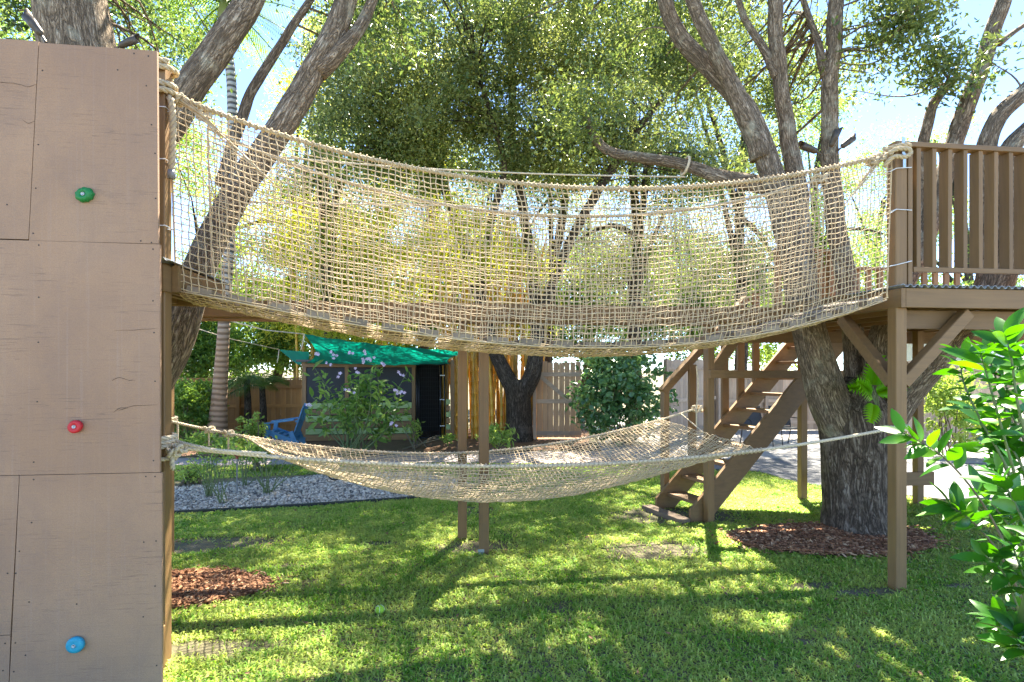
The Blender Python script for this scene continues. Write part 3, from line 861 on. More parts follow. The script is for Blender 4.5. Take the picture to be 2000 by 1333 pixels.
# vertical edge cords at both ends
for uu in (0.0, 1.0):
    for vv0, vv1 in ((0, 1), (2, 3)):
        m = MB(); pts = [net_pt(uu, v) for v in np.linspace(vv0, vv1, 24)]
        m.tube(pts, .006, 5); m.build('edge_cord', TANNET, BR, smooth=True)
# rope coils on the posts
def coil(cx, cy, z, r, turns, rad, name, parent, mat=TANR, ph=0, rise=2.0, tail=None, rect=False):
    th = np.linspace(ph, ph+turns*2*math.pi, int(turns*22))
    pts = [np.array([cx+r*math.cos(t), cy+r*math.sin(t), z+rad*rise*(t-ph)/(2*math.pi)]) for t in th]
    if tail is not None: pts += [np.asarray(p) for p in tail]
    return rope3(catmull(pts, 2) if tail is not None else pts, rad, rad*6.2).build(name, mat, parent, smooth=True)
coil(PNx, PNy, nA[2]-.05, .078, 2.6, .019, 'rope_coil', BR, ph=.6)
coil(PNx+.01, PNy, nA[2]+.09, .074, 1.7, .018, 'rope_coil', BR, ph=1.2)
tl = [P(330, 190, 3.40), P(335, 200, 3.39), P(338, 240, 3.385), P(337, 290, 3.385), P(335, 336, 3.385)]
rope3(catmull(tl, 8), .020, .115).build('rope_tail', TANR, BR, smooth=True)
m = MB(); q = P(335, 336, 3.385); m.tube([q+UZ*.01, q-UZ*.04], [.021, .022], 10); m.build('rope_tape', plain('grey_tape', (.22, .21, .2), .4), BR, smooth=True)
kn = P(352, 196, 3.47)
def knot(c, r, rad, name, parent, mat, seed=0):
    t = np.linspace(0, 2*math.pi, 70); 
    pts = np.stack([(np.sin(t)+2*np.sin(2*t))*r*.36, (np.cos(t)-2*np.cos(2*t))*r*.30, -np.sin(3*t)*r*.55], 1)+np.asarray(c)
    return rope3(pts, rad, rad*6).build(name, mat, parent, smooth=True)
knot(kn, .04, .014, 'knot', BR, TANR)
coil(CX, CY, RZ-.03, .084, 1.9, .018, 'rope_coil', BR, ph=3.2, rise=1.6)
knot(P(1722, 309, 4.50), .045, .015, 'knot', BR, TANR); knot(P(1706, 316, 4.48), .04, .013, 'knot', BR, TANR)
knot(P(1605, 350, 5.2), .06, .017, 'knot', BR, TANR); knot(P(395, 222, 4.05), .05, .016, 'knot', BR, TANR)
# gathered strands at the upper corners
for cpt, side in ((kn, 0), (P(1722, 312, 4.5), 1)):
    m = MB()
    for i in range(9):
        u = .035+.01*i if side == 0 else 1-.03-.008*i
        e = net_pt(u if side == 0 else u, .03+.035*i)
        m.tube(catmull([cpt+rng.normal(size=3)*.015, (cpt+e)/2+rng.normal(size=3)*.01, e], 4), .0045, 5)
    m.build('gathered_cords', TANNET, BR, smooth=True)
# rope loop end past the post on the right
lp = [P(1736, 302, 4.44), P(1750, 292, 4.42), P(1770, 291, 4.43), P(1779, 298, 4.44), P(1768, 307, 4.42), P(1748, 306, 4.41), P(1736, 314, 4.43), P(1727, 326, 4.46)]
rope3(catmull(lp, 6), .018, .11).build('rope_tail', TANR, BR, smooth=True)
# white ties on the posts
TIE = plain('white_tie', (.72, .73, .74), .4)
def tie(cx, cy, z, hw, parent, to=None, tilt=0.0):
    m = MB(); c = [(-hw, -hw), (hw, -hw), (hw, hw), (-hw, hw), (-hw, -hw)]
    pts = [np.array([cx+a, cy+b_, z+tilt*a]) for a, b_ in c]
    if to is not None: pts = [np.asarray(to)]+pts
    m.tube(pts, .0032, 5); m.build('tie', TIE, parent)
for py in (213, 314, 443):
    z = P(322, py, 3.40)[2]; tie(PNx, PNy, z, .052, BR, to=P(333, py+6, 3.42))
for py, tl_ in ((332, .1), (413, -.02), (516, .25)):
    z = P(1752, py, 4.55)[2]; tie(CX, CY-.003, z, .066, BR, to=P(1738, py+4, 4.5), tilt=tl_)

# ------------------------------------------------------------------ net hammock
HM = thing('net_hammock', 'wide beige net hammock on white ropes strung below the bridge', 'hammock', (1.0, 5.0, .8))
HNL = P(328, 872, 3.38); HNR = P(1738, 838, 4.50); HFL = P(336, 824, 5.33); HFR = P(1363, 797, 6.60)
def hn(u): p = HNL+(HNR-HNL)*u; p[2] -= .215*sagc(u); p[1] += .10*sagc(u); return p
def hf(u): p = HFL+(HFR-HFL)*u; p[2] -= .36*sagc(u)+.02*math.sin(math.pi*u)**4; p[1] -= .18*sagc(u); return p
def u_from_px(fn, px):
    lo, hi = 0., 1.
    for _ in range(40):
        mid = (lo+hi)/2; q = fn(mid); xc = q[0]*cy_-q[1]*sy_; Z = q[0]*sy_+q[1]*cy_
        if 1000+FPX*xc/Z < px: lo = mid
        else: hi = mid
    return lo
nu0, nu1 = u_from_px(hn, 548), u_from_px(hn, 1485); fu0, fu1 = u_from_px(hf, 475), u_from_px(hf, 1292)
HU, HV = 100, 54
HP = np.zeros((HU+1, HV+1, 3))
for i in range(HU+1):
    s = i/HU
    for j in range(HV+1):
        t = j/HV
        ss = s+.055*(t-.5)*4*s*(1-s)*.8
        ss = min(1, max(0, ss))
        a = hn(nu0+(nu1-nu0)*ss); b_ = hf(fu0+(fu1-fu0)*ss)
        depth = (math.sin(math.pi*min(1, max(0, ss*1.0)))**.75)*.37
        tt = t**1.15
        p = a+(b_-a)*tt; p[2] -= depth*(math.sin(math.pi*t)**.85)*(1.08-.35*t)
        nz_ = np.array(mnoise.noise_vector(Vector((s*30, t*16, 4))))
        HP[i, j] = p+nz_*.006*min(1, t*12, (1-t)*12)
HP[:, 1:-1] += rng.normal(size=HP[:, 1:-1].shape)*.003
net_mesh(HP, .0033).build('net', HAMNET, HM, smooth=True)
rope3([hn(u) for u in np.linspace(0, 1, 90)], .0128, .075).build('edge_rope', WROPE, HM, smooth=True)
rope3([hf(u) for u in np.linspace(0, 1, 90)], .0128, .075).build('edge_rope', WROPE, HM, smooth=True)
m = MB()
for fn, ua, ub in ((hn, nu0, nu1), (hf, fu0, fu1)):
    for u in np.linspace(ua, ub, HU+1):
        c0 = fn(u); d = fn(min(1, u+.01))-fn(max(0, u-.01)); d /= np.linalg.norm(d); sx = np.cross(d, UZ)
        m.tube([c0+(sx*math.cos(t)+UZ*math.sin(t))*.018+d*.008*math.sin(t) for t in np.linspace(0, 2*np.pi, 8)], .0038, 4, False)
m.build('lashing', HAMNET, HM, smooth=True)['kind'] = 'stuff'
coil(PNx, PNy, HNL[2]-.02, .080, 3.6, .0145, 'rope_coil', WROPE and HM, WROPE, ph=.2, rise=1.7)
coil(PNx, PNy, HNL[2]-.085, .078, 1.2, .0135, 'rope_coil', HM, WROPE, ph=.2, rise=1.0)
knot(P(350, 876, 3.37), .038, .012, 'knot', HM, WROPE); knot(P(338, 884, 3.36), .036, .011, 'knot', HM, WROPE)
rope3(catmull([P(338, 885, 3.36), P(336, 905, 3.36), P(338, 918, 3.37)], 6), .014, .08).build('rope_tail', WROPE, HM, smooth=True)
rope3(catmull([P(345, 862, 3.40), P(385, 872, 3.37), P(430, 880, 3.38), P(520, 886, 3.42)], 8), .010, .06).build('rope_tail', WROPE, HM, smooth=True)
coil(PFx, PFy, HFL[2]-.02, .078, 2.2, .014, 'rope_coil', HM, WROPE, ph=.4, rise=1.8)
for px in (408, 446):
    u = u_from_px(hf, px); knot(hf(u), .045, .012, 'knot', HM, WROPE)
    rope3([hf(u), hf(u)-UZ*.08, hf(u)-UZ*.155], .008, .05).build('rope_tail', WROPE, HM, smooth=True)
rope3([HFL+np.array([.05, 0, 0]), HFL+np.array([.05, 0, -.15]), HFL+np.array([.05, 0, -.34])], .009, .06).build('rope_tail', WROPE, HM, smooth=True)
knot(HFR-UZ*.01, .06, .013, 'knot', HM, WROPE)
q = HFR+np.array([-.05, -.07, 0])
rope3(catmull([q+UZ*.48, q+np.array([.02, 0, .25]), q, q-UZ*.1, q-UZ*.2], 6), .008, .05).build('rope_tail', WROPE, HM, smooth=True)
coil(CX, CY, HNR[2]-.02, .075, 1.5, .0145, 'rope_coil', HM, WROPE, ph=2.8, rise=1.8)
u = fu1; rope3(catmull([hf(u_from_px(hf, 1330)), HP[HU, int(HV*.55)]+UZ*.0], 8), .006, .04).build('rope_tail', WROPE, HM, smooth=True)

# ------------------------------------------------------------------ big oaks
def L_(pts): return [P(*p) for p in pts]
# right oak growing through the deck
zb = 6.24
RO = [
 (L_([(1672, 1062, zb), (1672, 1038, zb), (1672, 990, zb), (1674, 920, zb), (1672, 850, zb), (1668, 805, zb), (1668, 770, zb), (1672, 740, zb)]), [.47, .385, .335, .33, .35, .35, .27, .10]),
 (L_([(1650, 850, zb), (1612, 760, 6.1), (1584, 650, 6.0), (1562, 560, 6.05), (1540, 450, 6.2), (1510, 345, 6.3), (1462, 230, 6.4), (1400, 150, 6.5), (1330, 75, 6.6), (1296, 0, 6.6), (1285, -120, 6.6)]), [.20, .20, .17, .165, .16, .155, .15, .13, .12, .105, .09]),
 (L_([(1488, 310, 6.33), (1445, 200, 6.35), (1395, 95, 6.3), (1350, 0, 6.3), (1330, -110, 6.2)]), [.12, .115, .10, .095, .08]),
 (L_([(1585, 640, 6.1), (1572, 540, 6.2), (1562, 400, 6.4), (1548, 310, 6.45), (1534, 230, 6.45), (1522, 140, 6.4), (1516, 40, 6.4), (1512, -120, 6.4)]), [.10, .11, .115, .12, .11, .10, .10, .09]),
 (L_([(1520, 150, 6.4), (1485, 85, 6.45), (1450, 25, 6.5), (1430, -60, 6.5)]), [.06, .05, .045, .04]),
 (L_([(1682, 820, 6.45), (1672, 700, 6.75), (1652, 560, 6.75), (1632, 430, 6.7), (1622, 310, 6.7), (1618, 200, 6.7), (1628, 80, 6.7), (1642, -100, 6.7)]), [.15, .13, .13, .13, .125, .115, .11, .10]),
 (L_([(1612, 150, 6.7), (1592, 70, 6.75), (1562, -20, 6.8), (1540, -90, 6.8)]), [.06, .045, .04, .035]),
 (L_([(1700, 850, 6.3), (1712, 730, 6.4), (1740, 610, 6.5), (1800, 480, 6.6), (1842, 350, 6.7), (1868, 270, 6.7), (1905, 160, 6.7), (1955, 20, 6.7), (1990, -90, 6.7)]), [.17, .16, .15, .14, .125, .12, .115, .105, .09]),
 (L_([(1706, 860, 6.2), (1770, 770, 6.1), (1840, 690, 6.0), (1900, 620, 6.0), (1935, 520, 6.0), (1925, 400, 6.1), (1925, 300, 6.1), (1955, 225, 6.1), (2020, 160, 6.1), (2100, 60, 6.2)]), [.16, .165, .155, .15, .14, .13, .12, .11, .105, .09]),
 (L_([(1900, 640, 6.0), (1960, 540, 5.9), (1980, 420, 5.9), (1965, 310, 6.0), (2010, 250, 6.0), (2090, 190, 6.0)]), [.12, .13, .13, .12, .11, .09]),
 (L_([(1745, 600, 6.5), (1785, 480, 6.7), (1800, 360, 6.8), (1804, 280, 6.8), (1826, 200, 6.8), (1870, 150, 6.8)]), [.10, .09, .085, .08, .07, .055]),
 (L_([(1952, 85, 6.7), (1985, 60, 6.8), (2030, 30, 6.8)]), [.04, .035, .03]),
 (L_([(1520, 372, 6.35), (1470, 358, 6.5), (1405, 345, 6.6), (1340, 323, 6.8), (1260, 309, 6.9), (1195, 298, 7.0), (1163, 272, 7.05), (1143, 226, 7.1)]), [.09, .095, .09, .085, .08, .075, .07, .055]),
]
E_R = [(P(1500, -60, 7.5), (2.3, 1.8, .9), 44), (P(1330, 20, 8.4), (1.3, 1.2, 1.1), 45), (P(1560, 150, 8.5), (.9, .8, 1.0), 26), (P(1780, 20, 6.4), (.62, .5, .42), 20), (P(1850, 120, 6.5), (.40, .4, .36), 13),
       (P(1740, 90, 6.6), (.45, .4, .3), 9), (P(1290, 120, 7.3), (.6, .6, .9), 18), (P(1800, -330, 7.5), (2.4, 2.2, .8), 34), (P(1140, 215, 7.1), (.45, .4, .42), 14), (P(1460, 190, 8.6), (1.2, .6, 1.2), 24),
       (P(1150, -420, 6.0), (2.2, 1.4, .6), 12), (P(1000, -190, 7.2), (2.8, 1.1, .4), 15), (P(620, -230, 7.0), (1.5, 1.0, .4), 8), (P(1230, -130, 9.3), (3.2, 1.4, .5), 16), (P(1060, -90, 8.7), (2.4, 1.0, .45), 14), (P(1080, -10, 9.8), (2.6, .9, .6), 34)]  # clusters here sit mostly above view, added to dapple sunlight on the lawn
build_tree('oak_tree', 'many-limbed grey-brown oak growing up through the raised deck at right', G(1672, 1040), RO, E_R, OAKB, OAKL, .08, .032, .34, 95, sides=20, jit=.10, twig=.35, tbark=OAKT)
# cut limb scar and hollow on the trunk
tr = thing('branch_scar', 'pale cut branch stub on the oak trunk below the net', 'branch stub', P(1602, 655, 5.98))
q = P(1602, 655, 6.02); V, F4 = lathe([(.058, -.06), (.056, .035), (.048, .045), (.040, .036), (.0001, .034)], 20, True, lambda a, h: 1+.08*math.sin(3*a))
m = MB(); m.add(V*np.array([.85, 1, 1.25])+q, F4); m.build('scar_rim', OAKB, tr, smooth=True)
V, F4 = lathe([(.040, .035), (.0001, .041)], 16); m = MB(); m.add(V*np.array([.85, 1, 1.25])+q, F4); m.build('cut_face', wood('heart_', (.32, .21, .11), 'z', .4, .8, .6), tr)

# left oak behind the wall
zl = 4.75
LO = [
 (L_([(205, 1165, zl), (205, 1120, zl), (205, 1000, zl), (200, 880, zl), (195, 720, zl), (195, 480, zl), (168, 260, zl), (150, 90, zl), (140, -40, zl), (120, -160, zl)]), [.42, .34, .30, .29, .29, .28, .28, .275, .25, .22]),
 (L_([(200, 960, zl), (270, 810, 4.7), (328, 705, 4.68), (358, 620, 4.68), (392, 530, 4.7), (440, 420, 4.75), (505, 310, 4.8), (562, 225, 4.85), (615, 135, 4.9), (660, 45, 4.95), (700, -60, 5.0)]), [.16, .165, .15, .15, .15, .15, .145, .14, .13, .12, .11]),
 (L_([(200, 480, zl), (262, 350, 4.7), (330, 235, 4.7), (395, 140, 4.7), (450, 65, 4.75), (495, -20, 4.8), (530, -120, 4.8)]), [.16, .15, .15, .15, .14, .13, .12]),
 (L_([(430, 360, 4.9), (462, 260, 5.05), (492, 180, 5.1), (545, 92, 5.2), (600, 10, 5.3), (640, -60, 5.3)]), [.05, .055, .055, .05, .045, .04]),
 (L_([(622, 140, 4.9), (662, 100, 4.9), (700, 60, 4.95), (725, 10, 5.0), (740, -50, 5.0)]), [.085, .075, .07, .06, .05]),
]
E_L = [(P(60, 30, 5.2), (.45, .5, .40), 13), (P(300, 60, 6.2), (.7, .7, .7), 20), (P(720, 40, 5.6), (.55, .6, .4), 15), (P(560, -280, 6), (1.7, 1.7, .7), 30), (P(200, -300, 5.4), (1.6, 1.4, .7), 20),
       (P(300, 190, 6.5), (.6, .5, .6), 10), (P(640, -60, 6.6), (.8, .8, .5), 16)]
build_tree('oak_tree', 'leaning grey-brown oak rising behind the climbing wall at left', G(205, 1155), LO, E_L, OAKB, OAKL, .07, .03, .30, 80, sides=18, jit=.09, twig=.6)

# ------------------------------------------------------------------ background trees
def straight(px, ybase, Z, top, lean=0, r=.2, n=5):
    pts = []; 
    for i in range(n+1):
        t = i/n; pts.append(P(px+lean*t+random.uniform(-8, 8)*(0 < t), ybase+(top-ybase)*t, Z+random.uniform(-.2, .2)*t))
    return pts, list(np.linspace(r, r*.45, n+1))
def gpy(Z): return HOR+FPX*CAMH/Z
# fork-trunked dark oak in the middle distance
Zm = 13.9
MO = [
 (L_([(1008, 868, Zm), (1010, 845, Zm), (1012, 800, Zm), (1014, 765, Zm), (1015, 742, Zm)]), [.42, .34, .31, .33, .36]),
 (L_([(1008, 768, Zm), (985, 725, Zm), (965, 680, Zm), (930, 560, Zm), (890, 430, Zm), (845, 320, Zm-.3), (790, 240, Zm-.8), (735, 150, Zm-1)]), [.23, .2, .19, .17, .15, .13, .10, .06]),
 (L_([(1022, 768, Zm), (1042, 720, Zm), (1050, 660, Zm), (1040, 540, Zm), (1020, 400, Zm-.3), (1000, 280, Zm-.8), (1000, 140, Zm-1), (990, 20, Zm-1)]), [.22, .21, .19, .17, .15, .13, .1, .06]),
 (L_([(1044, 640, Zm), (1100, 500, Zm-.5), (1170, 370, Zm-1), (1240, 260, Zm-1.2), (1320, 160, Zm-1.4)]), [.14, .13, .13, .11, .06]),
 (L_([(940, 590, Zm), (955, 450, Zm-1), (985, 330, Zm-1.5), (960, 230, Zm-2), (930, 130, Zm-2)]), [.10, .1, .09, .07, .05]),
]
E_M = [(P(1000, 60, 12.0), (3.2, 2.0, 1.6), 125), (P(820, 150, 12.2), (2.0, 1.8, 1.5), 90), (P(1190, 130, 12.2), (1.8, 1.8, 1.8), 80), (P(950, 250, 12.5), (3.2, 1.6, 1.0), 90), (P(700, 60, 12.4), (1.3, 1.5, 1.3), 45), (P(1000, -120, 11.0), (3.0, 1.6, .7), 26),
       (P(720, 260, 12.8), (1.3, 1.3, 1.0), 36), (P(1160, 290, 12.8), (1.2, 1.2, .9), 26), (P(780, 325, 13.4), (1.8, 1.0, .6), 40), (P(1050, 335, 13.4), (2.0, 1.0, .55), 36), (P(1330, 330, 13.6), (1.5, 1.0, .7), 26)]
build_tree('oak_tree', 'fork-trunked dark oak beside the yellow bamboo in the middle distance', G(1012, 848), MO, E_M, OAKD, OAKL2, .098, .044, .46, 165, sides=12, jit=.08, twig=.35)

BGT = [
 # px, Z, trunk radius, label, ellipsoids (px,py,dZ,(rx,ry,rz),n), leaf material
 (660, 15.5, .2, 'slender oak with dark leaves left of the fork-trunked oak', [(660, 330, 0, (1.6, 1.5, 1.9), 46), (700, 130, -.5, (1.5, 1.5, 1.6), 22), (620, 500, 1, (1.4, 1.2, 1.3), 26)], OAKL2),
 (820, 17.5, .2, 'tall thin oak directly behind the yellow bamboo clump', [(830, 330, 0, (2.0, 1.5, 2.2), 34), (880, 60, 0, (2.4, 2, 2.2), 18)], OAKL2),
 (1060, 16.5, .17, 'thin-trunked tree just right of and behind the fork-trunked oak', [(1080, 350, 0, (1.5, 1.3, 1.8), 34), (1120, 40, 0, (2.2, 1.8, 2.2), 20)], OAKL2),
 (1240, 15.5, .2, 'leaning dark oak behind the right half of the bridge', [(1270, 330, 0, (1.6, 1.4, 1.6), 52), (1300, 150, 0, (1.7, 1.5, 1.6), 48), (1240, 520, .5, (1.9, 1.2, 1.4), 52)], OAKL2),
 (1440, 16.5, .2, 'bright green oak behind the deck oak limbs', [(1440, 320, 0, (1.6, 1.4, 1.8), 46), (1420, 90, 0, (1.8, 1.5, 1.8), 44), (1460, 520, 0, (1.9, 1.2, 1.5), 50)], OAKL2),
 (1590, 18.5, .2, 'airy yellow-green tree between the upright oak limbs', [(1570, 200, 0, (1.3, 1.3, 2.4), 34), (1600, 430, 0, (1.7, 1.4, 1.9), 40)], PALE),
 (1720, 24.0, .2, 'pale low tree far behind the deck railing', [(1710, 330, 0, (2.4, 2, 1.6), 34), (1720, 470, 0, (3.0, 2, 1.9), 50)], PALE),
 (300, 14.5, .2, 'leafy green oak glimpsed above the climbing wall', [(330, 40, 0, (2.0, 1.5, 1.5), 46), (250, 190, 0, (1.6, 1.4, 1.4), 34), (350, 250, 0, (1.0, 1.0, 1.0), 14), (40, 60, 0, (1.3, 1.2, 1.0), 26)], PALE),
 (520, 19.0, .18, 'bright yellow-green tree behind the left bridge end', [(600, 230, 0, (1.2, 1.1, 1.7), 28), (520, 420, 0, (2.4, 1.5, 1.8), 50), (640, 120, 0, (.9, .9, 1.1), 14)], YLEAF),
 (390, 18.0, .18, 'pale green tree behind the left net wall', [(390, 330, 0, (1.3, 1.2, 1.8), 26), (420, 520, 0, (2.0, 1.4, 1.6), 40)], PALE),
 (740, 19.5, .2, 'dense dark oak behind the bamboo thicket left of centre', [(740, 480, 0, (2.6, 1.2, 1.8), 60), (640, 380, 0, (1.2, 1.2, 1.6), 24)], OAKL2),
 (930, 20.5, .2, 'dense olive-green oak behind the middle of the bridge net', [(930, 480, 0, (2.6, 1.2, 1.8), 60), (960, 340, 0, (2.4, 1.2, 1.2), 22)], OAKL2),
 (1150, 20.0, .2, 'dense green oak behind the bridge net right of centre', [(1150, 480, 0, (2.6, 1.2, 1.8), 60)], OAKL2),
 (1360, 20.5, .2, 'dense green oak behind the right end of the bridge net', [(1350, 480, 0, (2.6, 1.2, 1.8), 60)], OAKL2),
 (1920, 22.0, .2, 'small leafy tree behind the deck limbs at far right', [(1900, 430, 0, (2.2, 1.6, 1.8), 34), (1980, 520, 0, (2.0, 1.6, 1.4), 30), (1860, 260, 0, (.7, .7, .7), 6)], PALE),
]
for px, Z, r, lab, els, lm in BGT:
    base = P(px, gpy(Z), Z); base[2] = 0
    top = min(e[1] for e in els)
    limbs = [straight(px, gpy(Z), Z, top+60, els[-1][0]-px, r)]
    s = limbs[0][0]
    for e in els:
        a = s[2]; c = P(e[0], e[1], Z+e[2])
        for kk in range(2):
            e2 = c+rng.normal(size=3)*np.array(e[3])*.5
            limbs.append(([a, a+(e2-a)*.35+np.array([0, 0, .4]), a+(e2-a)*.7+np.array([0, 0, .3]), e2], [r*.5, r*.42, r*.3, r*.15])); a = s[3]
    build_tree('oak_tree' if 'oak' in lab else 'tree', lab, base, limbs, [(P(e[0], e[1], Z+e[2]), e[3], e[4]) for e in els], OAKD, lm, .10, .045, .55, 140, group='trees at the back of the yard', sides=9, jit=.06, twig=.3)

# ------------------------------------------------------------------ palm
Zp = 13.6
pm = thing('palm_tree', 'tall ringed palm with a swollen base near the far fence', 'palm', G(424, 862))
pts = catmull(L_([(422, 866, Zp), (424, 850, Zp), (427, 800, Zp), (431, 740, Zp), (436, 660, Zp), (444, 540, Zp), (452, 400, Zp), (454, 280, Zp), (452, 160, Zp), (440, 70, Zp)]), 10)
sg = np.concatenate([[0], np.cumsum(np.linalg.norm(np.diff(pts, axis=0), axis=1))])
q = resample(pts, .035); s = np.linspace(0, sg[-1], len(q))
rr = np.interp(s, [0, .2, .9, 2.2, 4, 9], [.27, .24, .18, .14, .12, .11])*(1+.035*np.where((s % .13) < .035, 1, 0))
m = MB(); m.tube(q, rr, 16, True, True)
m2, nt, b = nmat('palm_bark')
sz = N(nt, 'ShaderNodeSeparateXYZ'); nt.links.new(coords(nt, (1, 1, 1), '@bk'), sz.inputs[0])
wv = N(nt, 'ShaderNodeTexWave', wave_type='BANDS', bands_direction='Z'); wv.inputs['Scale'].default_value = 2.4; wv.inputs['Distortion'].default_value = 2.5; wv.inputs['Detail'].default_value = 3
nt.links.new(coords(nt, (1, 1, 1), '@bk'), wv.inputs['Vector'])
hi = N(nt, 'ShaderNodeMapRange'); hi.inputs['From Min'].default_value = 2.2; hi.inputs['From Max'].default_value = 4.5; nt.links.new(sz.outputs[2], hi.inputs[0])
ca = ramp(nt, wv.outputs['Fac'], [(.1, (.20, .115, .06)), (.7, (.38, .24, .14))]); cb = ramp(nt, wv.outputs['Fac'], [(.25, (.09, .08, .07)), (.6, (.38, .36, .33))])
nt.links.new(mixc(nt, hi.outputs[0], ca, cb), b.inputs['Base Color']); b.inputs['Roughness'].default_value = .9; bump(nt, b, wv.outputs['Fac'], .6, .02)
m.build('trunk', m2, pm, smooth=True)
def frond(root, d, ln, parent, nlf=34, droop=.5, lw=.025, ll=.55):
    d = np.asarray(d, float); d /= np.linalg.norm(d); n = 16; pts = []
    for i in range(n):
        t = i/(n-1); pts.append(root+d*ln*t-UZ*droop*ln*t*t)
    pts = np.array(pts); m = MB(); m.tube(pts, np.linspace(.02, .004, n), 5)
    rp = resample(pts, ln/nlf); T, Nn, B = frames(rp)
    V = []; F = []
    for i in range(2, len(rp)):
        t = i/len(rp); l = ll*math.sin(math.pi*(.12+.86*t))**.7
        sdv = np.cross(T[i], UZ); sdv /= np.linalg.norm(sdv)+1e-9
        for sg_ in (-1, 1):
            e = sdv*sg_*.85+T[i]*.5-UZ*.25; e /= np.linalg.norm(e); w = T[i]*lw
            k = len(V); V += [rp[i]-w*.4, rp[i]+w*.4, rp[i]+e*l*.55+w*.5+UZ*.02, rp[i]+e*l-UZ*l*.22, rp[i]+e*l*.55-w*.5+UZ*.02]
            F += [(k, k+1, k+2), (k, k+2, k+4), (k+4, k+2, k+3)]
    m.add(np.array(V), None, np.array(F)); return m.build('frond', PALMF, parent)
ctop = q[-1]
m = MB(); m.tube([ctop, ctop+UZ*.5, ctop+UZ*1.0], [.15, .17, .08], 12, True, True); m.build('crownshaft', plain('crownshaft', (.16, .17, .05), .5), pm, smooth=True)
for i in range(15):
    a = i*2.4; el = random.uniform(-.15, .9)
    frond(ctop+UZ*.75, (math.cos(a), math.sin(a), el), random.uniform(1.9, 2.5), pm, 38, random.uniform(.35, .6))
# small palms by the fence
for px, py, Z, h, lab in ((482, 700, 14.6, 1.5, 'small fan palm with pale trunk before the left fence'), (512, 720, 14.8, 1.3, 'small dark-trunked palm right of the pale palm'), (404, 728, 14.7, 1.2, 'young palm behind the tall palm trunk')):
    b0 = P(px, gpy(Z), Z); b0[2] = 0; t = thing('small_palm', lab, 'palm', b0, 'small palms by the left fence')
    m = MB(); m.tube(catmull([b0, b0+np.array([.03, 0, h*.5]), b0+np.array([0, 0, h])], 6), np.linspace(.11, .07, 13), 9, True, True, .08); m.build('trunk', OAKD, t, smooth=True)
    for i in range(13):
        a = i*2.4+px; frond(b0+UZ*h, (math.cos(a), math.sin(a), random.uniform(.1, 1.3)), random.uniform(.8, 1.15), t, 22, .55, .018, .32)

# ------------------------------------------------------------------ bamboo
CULM = wood('bamboo_culm_', (.52, .29, .035), 'z', .3, .4, .1, .4)
bam = thing('bamboo_clump', 'dense clump of golden yellow bamboo canes left of the wooden gate', 'bamboo', P(950, gpy(15.2), 15.2)*np.array([1, 1, 0]))
for i in range(120):
    px = 862+random.random()*196; Z = random.uniform(14.2, 16.6); b0 = P(px, gpy(Z), Z); b0[2] = 0
    h = random.uniform(3.6, 6.2); ln = np.array([random.uniform(-.5, .5), random.uniform(-.4, .2), 0])
    n = int(h/.28); pts = []; rr = []
    r0 = random.uniform(.03, .052)
    for k in range(n+1):
        t = k/n; p = b0+np.array([0, 0, h*t])+ln*t*t*1.5
        for dz, kr in ((-.014, 1), (0, 1.22), (.014, 1)):
            pts.append(p+UZ*dz); rr.append(r0*kr*(1-.55*t))
    m = MB(); m.tube(pts, rr, 7); m.build('cane', CULM, bam, smooth=True)
cc = cluster_centers([(P(880, 500, 15.2), (2.6, 1.2, 1.5), 80), (P(700, 520, 15.6), (2.2, 1.2, 1.6), 70), (P(800, 360, 15.6), (2.0, 1.2, 1.3), 34), (P(1000, 640, 14.9), (1.3, .6, .5), 14), (P(690, 650, 15), (1.6, .7, .3), 16), (P(950, 480, 12.9), (1.5, .35, 1.2), 34)])
leaf_cloud('crown', cluster_leaves(cc, .5, 95), .16, .028, YLEAF, bam, .5)
bam2 = thing('bamboo_clump', 'yellow-green bamboo thicket seen through the left half of the bridge net', 'bamboo', P(600, gpy(17), 17)*np.array([1, 1, 0]))
for i in range(22):
    px = 560+random.random()*240; Z = random.uniform(16.2, 18); b0 = P(px, gpy(Z), Z); b0[2] = 0; h = random.uniform(4, 7)
    m = MB(); m.tube(catmull([b0, b0+np.array([random.uniform(-.2, .2), 0, h*.6]), b0+np.array([random.uniform(-.9, .9), 0, h])], 6), np.linspace(.045, .015, 13), 6); m.build('cane', CULM, bam2, smooth=True)
cc = cluster_centers([(P(620, 500, 17), (2.2, 1.2, 2.0), 80), (P(560, 600, 16.6), (2.0, 1.0, 1.1), 40), (P(760, 560, 16.6), (1.8, 1.0, 1.4), 40)])
leaf_cloud('crown', cluster_leaves(cc, .5, 95), .16, .03, YLEAF, bam2, .5)

# ------------------------------------------------------------------ hedges, bushes
def bush(name, lab, ells, leaf, L, W, rad, per, stems=10, group=None, base=None, droop=0.1):
    c0 = np.asarray(ells[0][0], float).copy()
    if base is None: base = c0.copy()
    base = np.array([base[0], base[1], 0.0])
    t = thing(name, lab, 'shrub', base, group); cc = cluster_centers(ells); m = MB()
    for c in cc[rng.permutation(len(cc))[:stems]]:
        m.tube(catmull([base+rng.normal(size=3)*np.array([.12, .12, 0]), base*.4+c*.6+rng.normal(size=3)*.06+UZ*.1, c], 4), np.linspace(.016, .004, 9), 5)
    m.build('stems', STEM, t, smooth=True)['kind'] = 'stuff'
    leaf_cloud('foliage', cluster_leaves(cc, rad, per), L, W, leaf, t, droop); return t
bush('hedge', 'tall bright green hedge mass behind the left wooden fence', [(P(400, 690, 17.5), (2.4, .8, 1.2), 60), (P(520, 680, 17.5), (2.4, .8, 1.3), 60), (P(330, 660, 17.2), (1.6, .8, 1.6), 40)], HEDGE, .13, .06, .4, 120, 14)
